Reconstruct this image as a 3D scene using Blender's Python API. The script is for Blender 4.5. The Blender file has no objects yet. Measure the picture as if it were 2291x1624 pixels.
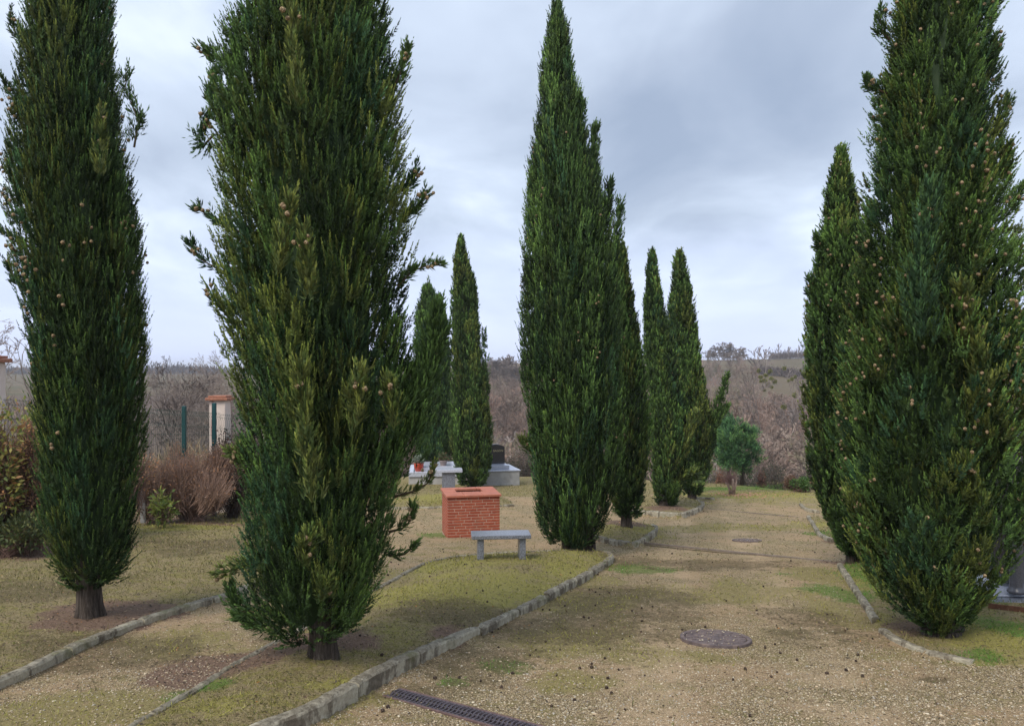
import bpy, math, random
import numpy as np
from mathutils import Vector, Matrix
C = bpy.context.scene.collection
SC = bpy.context.scene
# ------------------------------------------------------------------ camera, sky, sun
F, CX, HY = 1718.0, 1145.5, 825.0      # focal length, centre column, horizon row (of a 2291 x 1624 view)
EYE = 1.65
cd = bpy.data.cameras.new("camera"); cam = bpy.data.objects.new("camera", cd); C.objects.link(cam)
cam.location = (0, 0, EYE); cam.rotation_euler = (math.radians(90), 0, 0)
cd.sensor_width = 36.0; cd.lens = 36.0 * F / 2291.0; cd.shift_y = (HY - 812.0) / 2291.0
cd.clip_start = 0.05; cd.clip_end = 6000
SC.camera = cam
SC.view_settings.view_transform = 'Standard'; SC.view_settings.look = 'None'
SC.view_settings.exposure = 1.0; SC.view_settings.gamma = 1.0
SUN_EL, SUN_AZ = math.radians(50), math.radians(215)   # azimuth clockwise from +Y: behind the camera, to the left

w = bpy.data.worlds.new("World"); SC.world = w; w.use_nodes = True
nt = w.node_tree; N = nt.nodes; L = nt.links; N.clear()
def nn(t, **k):
    n = N.new(t)
    for a, b in k.items(): setattr(n, a, b)
    return n
def mth(op, a, b=None):
    n = nn('ShaderNodeMath', operation=op)
    for i, v in enumerate((a, b)):
        if v is None: continue
        if isinstance(v, (int, float)): n.inputs[i].default_value = v
        else: L.new(v, n.inputs[i])
    return n.outputs[0]
out = nn('ShaderNodeOutputWorld'); bg = nn('ShaderNodeBackground'); bg.inputs[1].default_value = 0.1
sky = nn('ShaderNodeTexSky'); sky.sky_type = 'NISHITA'; sky.sun_disc = False
sky.sun_elevation = SUN_EL; sky.sun_rotation = SUN_AZ; sky.dust_density = 2.0
tc = nn('ShaderNodeTexCoord'); sx = nn('ShaderNodeSeparateXYZ'); L.new(tc.outputs['Generated'], sx.inputs[0])
zz = mth('ADD', mth('MAXIMUM', sx.outputs[2], 0.0), 0.16)      # the cloud sheet seen in perspective
cb = nn('ShaderNodeCombineXYZ'); L.new(mth('DIVIDE', sx.outputs[0], zz), cb.inputs[0]); L.new(mth('DIVIDE', sx.outputs[1], zz), cb.inputs[1])
def cloud(scale, det, rough, loc, dist=0.0):
    mp = nn('ShaderNodeMapping'); mp.inputs['Location'].default_value = loc; mp.inputs['Scale'].default_value = (1.25, .8, 1); L.new(cb.outputs[0], mp.inputs[0])
    t = nn('ShaderNodeTexNoise'); t.inputs['Scale'].default_value = scale; t.inputs['Detail'].default_value = det
    t.inputs['Roughness'].default_value = rough; t.inputs['Distortion'].default_value = dist
    L.new(mp.outputs[0], t.inputs['Vector']); return t.outputs[0]
n1 = cloud(0.42, 6, 0.5, (3.1, 1.7, 0), 0.2); n2 = cloud(1.5, 5, 0.52, (7.3, 2.2, 1.0), 0.35)
# broad dark bank to the right of the view, brighter to the left
azr = mth('DIVIDE', sx.outputs[0], mth('MAXIMUM', sx.outputs[1], 0.25))
def blob(xc, zc, rx, rz, amp):
    a = mth('DIVIDE', mth('SUBTRACT', azr, xc), rx); b = mth('DIVIDE', mth('SUBTRACT', sx.outputs[2], zc), rz)
    q = mth('ADD', mth('MULTIPLY', a, a), mth('MULTIPLY', b, b))
    return mth('MULTIPLY', mth('POWER', 2.718, mth('MULTIPLY', q, -1.0)), amp)
s = mth('ADD', mth('MULTIPLY', n1, 0.70), mth('MULTIPLY', n2, 0.85)); s = mth('SUBTRACT', s, 0.05)
for bl in ((0.24, 0.27, 0.26, 0.13, -0.28), (-0.05, 0.24, 0.13, 0.09, 0.20), (-0.45, 0.42, 0.35, 0.30, 0.10), (0.12, 0.42, 0.30, 0.14, 0.02),
           (0.40, 0.07, 0.35, 0.05, 0.10), (0.45, 0.40, 0.18, 0.22, -0.07)):
    s = mth('ADD', s, blob(*bl))
cr = nn('ShaderNodeValToRGB'); L.new(s, cr.inputs[0])
e = cr.color_ramp.elements
e[0].position = 0.36; e[0].color = (.20, .245, .325, 1)
e[1].position = 1.06; e[1].color = (.58, .64, .73, 1)
for p, c in ((0.56, (.262, .308, .39, 1)), (0.76, (.365, .42, .51, 1)), (0.90, (.475, .53, .61, 1))):
    k = e.new(p); k.color = c
# near the horizon the cloud thins to an even pale blue
hz = nn('ShaderNodeMapRange'); hz.inputs['From Min'].default_value = 0.02; hz.inputs['From Max'].default_value = 0.19
L.new(sx.outputs[2], hz.inputs[0])
mh = nn('ShaderNodeMix', data_type='RGBA'); L.new(hz.outputs[0], mh.inputs[0]); mh.inputs[6].default_value = (.415, .47, .645, 1)
L.new(cr.outputs[0], mh.inputs[7])
sc10 = nn('ShaderNodeVectorMath', operation='SCALE'); sc10.inputs['Scale'].default_value = 10.0; L.new(mh.outputs[2], sc10.inputs[0])
mx = nn('ShaderNodeMix', data_type='RGBA'); mx.inputs[0].default_value = 0.93
L.new(sky.outputs[0], mx.inputs[6]); L.new(sc10.outputs[0], mx.inputs[7])
L.new(mx.outputs[2], bg.inputs[0]); L.new(bg.outputs[0], out.inputs[0])

sl = bpy.data.lights.new("sun", 'SUN'); sl.energy = 1.5; sl.angle = math.radians(25); sl.color = (1, .94, .84)
so = bpy.data.objects.new("sun", sl); C.objects.link(so)
sd = Vector((math.sin(SUN_AZ) * math.cos(SUN_EL), math.cos(SUN_AZ) * math.cos(SUN_EL), math.sin(SUN_EL)))
so.rotation_euler = sd.to_track_quat('Z', 'Y').to_euler()

# ------------------------------------------------------------------ helpers
R = np.random.default_rng(7)
random.seed(7)
def tag(o, label=None, cat=None, group=None, kind=None):
    if label: o['label'] = label
    if cat: o['category'] = cat
    if group: o['group'] = group
    if kind: o['kind'] = kind
    return o
def empty(name, loc, label, cat, group=None, rz=0):
    o = bpy.data.objects.new(name, None); C.objects.link(o); o.location = loc; o.rotation_euler = (0, 0, rz)
    o.empty_display_size = .1
    return tag(o, label, cat, group)
def link(name, me, mat, parent=None, loc=None):
    o = bpy.data.objects.new(name, me); C.objects.link(o)
    if mat is not None and len(me.materials) == 0: me.materials.append(mat)
    if parent is not None: o.parent = parent
    if loc is not None: o.location = loc
    return o
def arr_mesh(name, V, Fc, col=None, smooth=False):
    """V (n,3), Fc (m,k) all faces with k corners; col (m,3) per-face colour"""
    V = np.asarray(V, np.float32); Fc = np.asarray(Fc, np.int32); k = Fc.shape[1]; m = len(Fc)
    me = bpy.data.meshes.new(name); me.vertices.add(len(V)); me.vertices.foreach_set('co', V.ravel())
    me.loops.add(m * k); me.loops.foreach_set('vertex_index', Fc.ravel())
    me.polygons.add(m); me.polygons.foreach_set('loop_start', np.arange(m, dtype=np.int32) * k)
    me.polygons.foreach_set('use_smooth', np.full(m, smooth))
    if col is not None:
        a = me.attributes.new('tint', 'FLOAT_COLOR', 'FACE')
        c4 = np.ones((m, 4), np.float32); c4[:, :3] = col; a.data.foreach_set('color', c4.ravel())
    me.update(); me.validate(); return me
class MB:
    """collects boxes, tubes, lathes into one mesh"""
    def __init__(s): s.V = []; s.F = []
    def add(s, V, Fc):
        o = len(s.V); s.V += [tuple(v) for v in V]; s.F += [tuple(i + o for i in f) for f in Fc]; return s
    def box(s, c, sz, rz=0, bev=0.0, taper=1.0):
        hx, hy, hz = sz[0] / 2, sz[1] / 2, sz[2] / 2; b = min(bev, hx * .45, hy * .45, hz * .45)
        rings = [(-hz, b), (-hz + b, 0), (hz - b, 0), (hz, b)] if b > 0 else [(-hz, 0), (hz, 0)]
        V = []; cs, sn = math.cos(rz), math.sin(rz)
        for k, (z, ins) in enumerate(rings):
            t = 1 if z < 0 else taper
            X, Y = hx * t - ins, hy * t - ins; bb = b
            P = [(-X + bb, -Y), (X - bb, -Y), (X, -Y + bb), (X, Y - bb), (X - bb, Y), (-X + bb, Y), (-X, Y - bb), (-X, -Y + bb)] if b > 0 else [(-X, -Y), (X, -Y), (X, Y), (-X, Y)]
            for x, y in P: V.append((c[0] + x * cs - y * sn, c[1] + x * sn + y * cs, c[2] + z))
        n = 8 if b > 0 else 4; Fc = [tuple(range(n))[::-1], tuple(range((len(rings) - 1) * n, len(rings) * n))]
        for r in range(len(rings) - 1):
            for i in range(n): j = (i + 1) % n; Fc.append((r * n + i, r * n + j, (r + 1) * n + j, (r + 1) * n + i))
        return s.add(V, Fc)
    def tube(s, P, rad, n=8, cap=True):
        P = [Vector(p) for p in P]; rad = [rad] * len(P) if isinstance(rad, (int, float)) else rad
        V = []; Fc = []
        for i, p in enumerate(P):
            t = (P[min(i + 1, len(P) - 1)] - P[max(i - 1, 0)]).normalized()
            u = t.cross(Vector((0, 1, 0.01)) if abs(t.y) < .9 else Vector((1, 0, 0))).normalized(); v = t.cross(u)
            for k in range(n):
                a = 2 * math.pi * k / n; V.append(p + (u * math.cos(a) + v * math.sin(a)) * rad[i])
        for i in range(len(P) - 1):
            for k in range(n): j = (k + 1) % n; Fc.append((i * n + k, i * n + j, (i + 1) * n + j, (i + 1) * n + k))
        if cap: Fc += [tuple(range(n))[::-1], tuple(range((len(P) - 1) * n, len(P) * n))]
        return s.add(V, Fc)
    def lathe(s, prof, c=(0, 0, 0), n=24):
        V = []; Fc = []
        for r, z in prof:
            for k in range(n): a = 2 * math.pi * k / n; V.append((c[0] + r * math.cos(a), c[1] + r * math.sin(a), c[2] + z))
        for i in range(len(prof) - 1):
            for k in range(n): j = (k + 1) % n; Fc.append((i * n + k, i * n + j, (i + 1) * n + j, (i + 1) * n + k))
        Fc += [tuple(range(n))[::-1], tuple(range((len(prof) - 1) * n, len(prof) * n))]
        return s.add(V, Fc)
    def prism(s, pts, z0, z1):
        n = len(pts); V = [(x, y, z0) for x, y in pts] + [(x, y, z1) for x, y in pts]
        Fc = [tuple(range(n))[::-1], tuple(range(n, 2 * n))] + [(i, (i + 1) % n, n + (i + 1) % n, n + i) for i in range(n)]
        return s.add(V, Fc)
    def build(s, name, mat, parent=None, loc=None, smooth=False):
        me = bpy.data.meshes.new(name); me.from_pydata(s.V, [], s.F); me.update()
        if smooth:
            me.polygons.foreach_set('use_smooth', [True] * len(me.polygons))
        return link(name, me, mat, parent, loc)

# ------------------------------------------------------------------ materials
class M:
    """small node-material builder"""
    def __init__(s, name, rough=.9, spec=.25):
        s.m = bpy.data.materials.new(name); s.m.use_nodes = True; s.t = s.m.node_tree
        s.b = s.t.nodes['Principled BSDF']; s.b.inputs['Roughness'].default_value = rough
        s.b.inputs['Specular IOR Level'].default_value = spec
        g = s.n('ShaderNodeNewGeometry'); s.pos = g.outputs['Position']; s.nrm = g.outputs['Normal']
        s.obj = s.n('ShaderNodeTexCoord').outputs['Object']
    def n(s, t, **k):
        n = s.t.nodes.new(t)
        for a, b in k.items(): setattr(n, a, b)
        return n
    def put(s, sock, v):
        if hasattr(v, 'is_output'): s.t.links.new(v, sock)
        else:
            if isinstance(v, (tuple, list)) and len(v) == 3 and sock.type == 'RGBA': v = (*v, 1)
            sock.default_value = v
    def noise(s, scale, det=4, rough=.5, vec=None, dist=0, stretch=None):
        t = s.n('ShaderNodeTexNoise'); vec = vec or s.pos
        if stretch:
            mp = s.n('ShaderNodeMapping'); mp.inputs['Scale'].default_value = stretch; s.put(mp.inputs[0], vec); vec = mp.outputs[0]
        s.put(t.inputs['Vector'], vec); t.inputs['Scale'].default_value = scale; t.inputs['Detail'].default_value = det
        t.inputs['Roughness'].default_value = rough; t.inputs['Distortion'].default_value = dist; return t.outputs[0]
    def voro(s, scale, feat='F1', vec=None, rnd=1.0):
        t = s.n('ShaderNodeTexVoronoi', feature=feat); s.put(t.inputs['Vector'], vec or s.pos); t.inputs['Scale'].default_value = scale
        t.inputs['Randomness'].default_value = rnd
        return t.outputs
    def ramp(s, v, stops):
        r = s.n('ShaderNodeValToRGB'); s.put(r.inputs[0], v); e = r.color_ramp.elements
        while len(e) > 1: e.remove(e[-1])
        e[0].position = stops[0][0]; e[0].color = (*stops[0][1], 1)
        for p, c in stops[1:]: k = e.new(p); k.color = (*c, 1)
        return r.outputs[0]
    def mix(s, f, a, b, mode='MIX'):
        x = s.n('ShaderNodeMix', data_type='RGBA', blend_type=mode); s.put(x.inputs[0], f); s.put(x.inputs[6], a); s.put(x.inputs[7], b); return x.outputs[2]
    def math(s, op, a, b=0.0, clamp=False):
        x = s.n('ShaderNodeMath', operation=op); x.use_clamp = clamp; s.put(x.inputs[0], a); s.put(x.inputs[1], b); return x.outputs[0]
    def step(s, v, a, b):
        x = s.n('ShaderNodeMapRange', interpolation_type='SMOOTHSTEP'); s.put(x.inputs[0], v); x.inputs[1].default_value = a; x.inputs[2].default_value = b; return x.outputs[0]
    def attr(s, name, fac=True):
        a = s.n('ShaderNodeAttribute'); a.attribute_name = name; return a.outputs['Fac'] if fac else a.outputs['Color']
    def bump(s, h, strength=.5, dist=.01, prev=None):
        b = s.n('ShaderNodeBump'); b.inputs['Strength'].default_value = strength; b.inputs['Distance'].default_value = dist
        s.put(b.inputs['Height'], h)
        if prev is not None: s.put(b.inputs['Normal'], prev)
        s.put(s.b.inputs['Normal'], b.outputs[0]); return b.outputs[0]
    def col(s, c): s.put(s.b.inputs['Base Color'], c); return s
def simple(name, c, rough=.85, var=.25, scale=12, spec=.25, bump=0):
    m = M(name, rough, spec); n = m.noise(scale, 5, .6)
    d = tuple(x * (1 - var) for x in c); l = tuple(min(1, x * (1 + var)) for x in c)
    m.col(m.ramp(n, [(.3, d), (.7, l)]))
    if bump: m.bump(n, bump, .01)
    return m.m
def leafmat(name, trans=.25, rough=.7, spec=.2, gain=1.0):
    m = M(name, rough, spec); c = m.attr('tint', False)
    if gain != 1.0: c = m.mix(1.0, c, (gain, gain, gain), 'MULTIPLY')
    m.col(c)
    tr = m.n('ShaderNodeBsdfTranslucent'); m.put(tr.inputs[0], c)
    ms = m.n('ShaderNodeMixShader'); ms.inputs[0].default_value = trans
    m.t.links.new(m.b.outputs[0], ms.inputs[1]); m.t.links.new(tr.outputs[0], ms.inputs[2])
    m.t.links.new(ms.outputs[0], m.t.nodes['Material Output'].inputs[0]); return m.m

# ------------------------------------------------------------------ ground heights
def g1(y):
    y = np.asarray(y, float)
    a = -.11 * y; b = -.11 * 17 - .07 * (y - 17); t = np.clip((y - 15) / 4, 0, 1); t = t * t * (3 - 2 * t)
    return a * (1 - t) + b * t
def ray(px, py): return (px - CX) / F, -(py - HY) / F
def hit(px, py, h=0.0):
    dx, dz = ray(px, py); lo, hi = .5, 60.0
    for _ in range(50):
        m = (lo + hi) / 2
        if EYE + dz * m > g1(m) + h: lo = m
        else: hi = m
    return dx * lo, lo
def at(px, py, d): dx, dz = ray(px, py); return Vector((dx * d, d, EYE + dz * d))
KH = .09
def poly(pts, h=0): return np.array([hit(x, y, h) for x, y in pts])
K1 = [(560, 1672), (690, 1624), (766, 1577), (856, 1525), (957, 1473), (1054, 1435), (1169, 1374), (1221, 1350), (1308, 1299), (1352, 1274), (1371, 1258), (1366, 1249), (1345, 1243)]
K2 = [(1290, 1243), (1200, 1246), (1130, 1250), (1060, 1254), (1000, 1261), (950, 1275), (900, 1302), (848, 1332), (780, 1372), (689, 1425), (643, 1448), (580, 1482), (510, 1522), (434, 1574), (345, 1626), (270, 1672)]
K3 = [(-420, 1672), (-100, 1570), (0, 1537), (60, 1512), (140, 1470), (240, 1430), (320, 1399), (400, 1374), (450, 1358), (510, 1338), (560, 1318), (630, 1286), (700, 1250), (735, 1215), (745, 1180)]
K4a = [(1878, 1268), (1895, 1296), (1916, 1332), (1936, 1363), (1958, 1396)]
K4b = [(1972, 1412), (2000, 1433), (2060, 1461), (2120, 1476), (2180, 1489)]
K5 = [(1808, 1158), (1822, 1185), (1840, 1207), (1866, 1214)]
K6 = [(1790, 1130), (1801, 1142), (1830, 1147)]
B2 = [(1300, 1205), (1341, 1214), (1407, 1229), (1434, 1224), (1475, 1192), (1460, 1183), (1400, 1176), (1330, 1176)]
B3 = [(1400, 1150), (1439, 1154), (1522, 1161), (1542, 1156), (1582, 1137), (1560, 1127), (1500, 1120), (1420, 1121)]
B4 = [(1540, 1118), (1561, 1118.5), (1600, 1119), (1592, 1113), (1550, 1112)]
B5 = [(820, 1141), (930, 1140), (985, 1139), (1118, 1136), (1150, 1134), (1140, 1122), (1100, 1108), (1040, 1100), (830, 1100)]
beds = {}
beds['centre'] = (poly(K1 + K2), KH, .10, 1.0)
k3 = poly(K3); beds['left'] = (np.vstack([k3, [[-7, 24], [-30, 24], [-30, 2]]]), .07, .05, 1.5)
beds['second'] = (poly(B2), .10, .08, .5)
beds['third'] = (poly(B3), .12, .08, .6)
beds['fourth'] = (poly(B4), .08, .02, .5)
beds['grave'] = (poly(B5), .06, .03, .5)
k4 = poly(K4a + K4b); beds['right'] = (np.vstack([poly([(1905, 1262)]) , k4, [[9, 5.6], [14, 5.6], [14, 12], [6.5, 12.2]]]), .035, .06, .8)
k5 = poly(K5); beds['right far'] = (np.vstack([poly([(1830, 1156)]), k5, [[10, 12.6], [14, 13], [14, 16.5], [7, 16.3]]]), .04, .04, .8)
def sdist(P, Q):
    """signed distance (inside > 0) of points P (n,2) to polygon Q"""
    n = len(Q); best = np.full(len(P), 1e9); ins = np.zeros(len(P), bool)
    for i in range(n):
        a, b = Q[i], Q[(i + 1) % n]; ab = b - a; ap = P - a
        t = np.clip((ap @ ab) / max(ab @ ab, 1e-12), 0, 1); d = ap - t[:, None] * ab
        best = np.minimum(best, np.hypot(d[:, 0], d[:, 1]))
        if a[1] != b[1]:
            c = ((a[1] > P[:, 1]) != (b[1] > P[:, 1])) & (P[:, 0] < (b[0] - a[0]) * (P[:, 1] - a[1]) / (b[1] - a[1]) + a[0])
            ins ^= c
    return np.where(ins, best, -best)
def sstep(a, b, x): t = np.clip((x - a) / (b - a), 0, 1); return t * t * (3 - 2 * t)
_ws = [(R.uniform(.5, 3.2), R.uniform(0, 6.28), R.uniform(0, 6.28)) for _ in range(14)]
def wob(x, y, k=1.0):
    s = 0
    for f, a, p in _ws: s = s + np.sin(f * k * (x * math.cos(a) + y * math.sin(a)) + p) / 14 ** .5
    return s
def hgt(x, y):
    """ground height and index of the bed that a point lies in"""
    x = np.atleast_1d(np.asarray(x, float)); y = np.atleast_1d(np.asarray(y, float)); P = np.stack([x, y], 1)
    z = g1(y) + .012 * wob(x, y) + .004 * wob(x, y, 5); which = np.zeros(len(x), int)
    for i, (k, (Q, h, md, wd)) in enumerate(beds.items()):
        near = (x > Q[:, 0].min() - .3) & (x < Q[:, 0].max() + .3) & (y > Q[:, 1].min() - .3) & (y < Q[:, 1].max() + .3)
        if not near.any(): continue
        d = sdist(P[near], Q)
        z[near] += h * sstep(-.03, .03, d) + md * sstep(0, wd, d)
        which[near] = np.where(d > 0, i + 1, which[near])
    return z, which
def H(x, y): return float(hgt(x, y)[0][0])

# masks painted as real moss, needles and grass patches, given as ellipses on the ground
def ell(px, py, rx, ry):
    c = hit(px, py); a = rx / F * c[1]; y0 = hit(px, py + ry)[1]; y1 = hit(px, py - ry)[1]; return c[0], (y0 + y1) / 2, a, max((y1 - y0) / 2, .05)
NEED = [ell(700, 1470, 150, 28), ell(520, 1500, 190, 38), ell(1280, 1250, 110, 12), ell(1000, 1440, 60, 14), ell(2080, 1415, 130, 26), ell(1930, 1262, 70, 9),
        ell(1400, 1190, 55, 8), ell(1480, 1150, 60, 6), ell(210, 1390, 150, 30), ell(60, 1255, 160, 20), ell(420, 1175, 190, 14), ell(1560, 1122, 40, 4), ell(1860, 1212, 30, 6), ell(1056, 1092, 60, 4)]
LITT = [ell(1840, 1400, 150, 46), ell(1060, 1495, 230, 55), ell(900, 1545, 90, 22), ell(1380, 1340, 220, 50), ell(1300, 1420, 200, 40), ell(250, 1460, 260, 40), ell(430, 1240, 160, 30), ell(100, 1350, 200, 40), ell(1600, 1260, 260, 14), ell(1020, 1400, 160, 30), ell(2090, 1520, 40, 10), ell(640, 1420, 90, 30)]
GRN = [ell(1430, 1275, 85, 16), ell(2010, 1320, 110, 50), ell(2230, 1420, 110, 30), ell(2200, 1480, 120, 20), ell(1700, 1092, 160, 7), ell(1120, 1485, 70, 18), ell(450, 1560, 80, 20), ell(1830, 1195, 40, 12), ell(980, 1195, 60, 8), ell(1880, 1330, 60, 40), ell(1010, 1520, 40, 12)]
MOSS = [ell(430, 1455, 190, 60), ell(250, 1590, 300, 60), ell(640, 1380, 120, 40), ell(820, 1560, 160, 20), ell(1090, 1345, 380, 105), ell(960, 1120, 90, 16), ell(1500, 1470, 160, 25), ell(1230, 1440, 140, 30), ell(1850, 1290, 110, 35), ell(1700, 1115, 240, 18), ell(1560, 1330, 230, 30), ell(1280, 1520, 90, 25), ell(1860, 1360, 80, 50), ell(1640, 1180, 200, 12), ell(430, 1190, 160, 18), ell(2200, 1440, 200, 50), ell(1400, 1190, 90, 20)]
def mask(x, y, L_, seed=0):
    m = np.zeros(len(x)); wb = wob(x + seed, y - seed, 1.6) * .30 + wob(x - seed, y, 4.3) * .22 + wob(y, x + seed, 11) * .12
    for cx, cy, a, b in L_:
        r = np.sqrt(((x - cx) / a) ** 2 + ((y - cy) / b) ** 2) + wb
        m = np.maximum(m, 1 - sstep(.35, 1.25, r))
    return m

# ground materials
def ground_mat(name, lawn):
    m = M(name, .95, .1)
    v = m.voro(98); d = v['Distance']; vc = m.n('ShaderNodeSeparateColor'); m.put(vc.inputs[0], v['Color'])
    v2 = m.voro(38); vc2 = m.n('ShaderNodeSeparateColor'); m.put(vc2.inputs[0], v2['Color'])
    stones = m.ramp(vc.outputs[0], [(0, (.17, .12, .06)), (.22, (.38, .28, .145)), (.55, (.56, .43, .245)), (.82, (.66, .525, .325)), (.97, (.74, .62, .43)), (1, (.58, .52, .42))])
    gaps = m.step(d, .30, .62)
    grav = m.mix(gaps, stones, (.17, .13, .08))
    big = m.noise(1.1, 6, .6)
    grav = m.mix(m.step(big, .40, .64), grav, m.mix(.5, grav, (.46, .31, .19)))
    fine = m.noise(42, 6, .75)
    mossc = m.ramp(fine, [(.28, (.08, .068, .025)), (.42, (.19, .17, .05)), (.55, (.31, .28, .085)), (.70, (.40, .36, .135)), (.8, (.48, .43, .24))])
    dead = m.ramp(m.noise(60, 5, .75), [(.3, (.09, .07, .035)), (.5, (.26, .205, .11)), (.72, (.42, .34, .21))])
    med = m.noise(3.6, 6, .68); med2 = m.noise(9, 6, .7)
    def ctr(v, k=3.2): return m.math('ADD', m.math('MULTIPLY', m.math('SUBTRACT', v, .5), k), .5, True)
    m16 = m.noise(17, 6, .75); br = m.math('ADD', m.math('MULTIPLY', ctr(med), .5), m.math('MULTIPLY', ctr(m16, 3.5), .5))
    br2 = m.math('ADD', m.math('MULTIPLY', ctr(med2, 3.5), .5), m.math('MULTIPLY', ctr(m.noise(34, 5, .75), 3.5), .5))
    def fac(name, lo, hi, amp=.75, b=None): return m.step(m.math('ADD', m.math('MULTIPLY', m.attr(name), amp), b if b is not None else br), lo, hi)
    if lawn:
        base = m.mix(m.step(br, .38, .80), dead, m.mix(.35, mossc, (.20, .17, .055)))
        base = m.mix(fac('moss', .55, 1.25, .62, br2), base, m.mix(.35, mossc, (.37, .335, .095)))
        base = m.mix(m.math('MULTIPLY', m.step(br2, .66, .86), .5), base, (.13, .085, .05))
    else:
        f = fac('moss', .48, .92, .55)
        base = m.mix(m.math('MULTIPLY', f, .8), grav, m.mix(.5, mossc, dead))
    if not lawn:
        px_ = m.n('ShaderNodeSeparateXYZ'); m.put(px_.inputs[0], m.pos)
        u = m.math('SUBTRACT', px_.outputs[0], m.math('MULTIPLY', px_.outputs[1], .235))
        tr_ = m.math('SUBTRACT', 1.0, m.step(m.math('ABSOLUTE', m.math('SUBTRACT', m.math('ABSOLUTE', m.math('SUBTRACT', u, .35)), .62)), .12, .38))
        base = m.mix(m.math('MULTIPLY', m.math('MULTIPLY', tr_, m.step(big, .35, .6)), .38), base, (.56, .42, .27))
    gc = m.ramp(fine, [(.3, (.04, .075, .015)), (.5, (.11, .18, .035)), (.7, (.20, .28, .07))])
    base = m.mix(m.math('MULTIPLY', fac('green', .68, 1.15, .66, br2), .8), base, gc)
    nd = m.ramp(m.noise(70, 6, .8), [(.3, (.07, .042, .03)), (.5, (.19, .12, .09)), (.72, (.32, .22, .17))])
    base = m.mix(m.math('MULTIPLY', fac('needle', .62, 1.05, .85, br2), .9), base, nd)
    li = m.ramp(m.noise(55, 6, .8), [(.36, (.045, .033, .02)), (.55, (.14, .11, .06)), (.75, (.30, .24, .13))])
    base = m.mix(m.math('MULTIPLY', fac('litter', .52, 1.12, .50, m.math('ADD', m.math('MULTIPLY', br, .5), m.math('MULTIPLY', br2, .5))), .8), base, li)
    # scattered dark droppings and pale chips
    sp = m.voro(26); s1 = m.n('ShaderNodeSeparateColor'); m.put(s1.inputs[0], sp['Color'])
    dk = m.math('MULTIPLY', m.step(s1.outputs[1], .86, .88), m.math('SUBTRACT', 1.0, m.step(sp['Distance'], .22, .30)))
    base = m.mix(m.math('MULTIPLY', dk, .85), base, (.035, .025, .018))
    sp = m.voro(21, vec=m.obj); s1 = m.n('ShaderNodeSeparateColor'); m.put(s1.inputs[0], sp['Color'])
    pk = m.math('MULTIPLY', m.step(s1.outputs[0], .90, .92), m.math('SUBTRACT', 1.0, m.step(sp['Distance'], .16, .22)))
    base = m.mix(m.math('MULTIPLY', pk, .4 if not lawn else .25), base, (.50, .44, .33))
    m.col(base)
    b = m.bump(m.math('SUBTRACT', 1.0, d), .7, .008)
    b = m.bump(fine, .8, .02, b)
    m.bump(med2, .5, .03, b)
    return m.m
MAT_PATH = ground_mat('gravel_and_moss', False)
MAT_LAWN = ground_mat('mossy_lawn', True)

def grid_mesh(xs, ys, drop=None):
    X, Y = np.meshgrid(xs, ys); x = X.ravel(); y = Y.ravel(); z, wh = hgt(x, y)
    nx, ny = len(xs), len(ys)
    i = np.arange((nx - 1) * (ny - 1)); r = i // (nx - 1); c = i % (nx - 1); a = r * nx + c
    Fc = np.stack([a, a + 1, a + nx + 1, a + nx], 1)
    cx = x[Fc].mean(1); cy = y[Fc].mean(1)
    return np.stack([x, y, z], 1), Fc, cx, cy
def put_ground(name, V, Fc, mat, label=None):
    used = np.unique(Fc); mp = np.full(len(V), -1); mp[used] = np.arange(len(used)); V = V[used]; Fc = mp[Fc]
    me = arr_mesh(name, V, Fc, smooth=True)
    for k, L_, sd_ in (('needle', NEED, 0), ('litter', LITT, 3), ('green', GRN, 5), ('moss', MOSS, 9)):
        a = me.attributes.new(k, 'FLOAT', 'POINT'); a.data.foreach_set('value', mask(V[:, 0], V[:, 1], L_, sd_).astype(np.float32))
    o = link(name, me, mat); tag(o, kind='structure'); return o
NEARX = (-7.0, 8.0); NEARY = (2.0, 17.0)
xs = np.arange(NEARX[0], NEARX[1] + .01, .05); ys = np.arange(NEARY[0], NEARY[1] + .01, .05)
V, Fc, cx, cy = grid_mesh(xs, ys)
_, wh = hgt(cx, cy)
xs2 = np.concatenate([np.arange(-30, -7, .25), np.arange(-7, 8.01, .1), np.arange(8.25, 30.1, .25)]); ys2 = np.arange(0, 40.01, .1)
V2, F2, cx2, cy2 = grid_mesh(xs2, ys2)
keep = ~((cx2 > NEARX[0]) & (cx2 < NEARX[1]) & (cy2 > NEARY[0]) & (cy2 < NEARY[1]))
# beyond the lawn edge the slope falls away into the valley
def fallz(x, y):
    ys = 33 - 4 * sstep(3, 7.5, x) - 3.5 * sstep(7.5, 10, x); return 4.2 * sstep(0, 1, (y - ys) / (40 - ys)) ** 1.3
V2[:, 2] -= fallz(V2[:, 0], V2[:, 1])
F2 = F2[keep]; cx2 = cx2[keep]; cy2 = cy2[keep]; _, wh2 = hgt(cx2, cy2)
EDGE = V2[V2[:, 1] > 39.9]
VV = np.vstack([V, V2]); FF = np.vstack([Fc, F2 + len(V)]); WW = np.concatenate([wh, wh2])
CYc = np.concatenate([cy, cy2]); CXc = np.concatenate([cx, cx2])
far_lawn = (CYc > 24.3 + .6 * np.sin(CXc * .6) - .25 * np.sin(CXc * 2.1)) & (WW == 0)
WW = np.where(far_lawn, 50, WW)
put_ground('path', VV, FF[WW == 0], MAT_PATH)
for i, k in enumerate(beds): put_ground('lawn', VV, FF[WW == i + 1], MAT_LAWN)
put_ground('lawn', VV, FF[WW == 50], MAT_LAWN)

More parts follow.
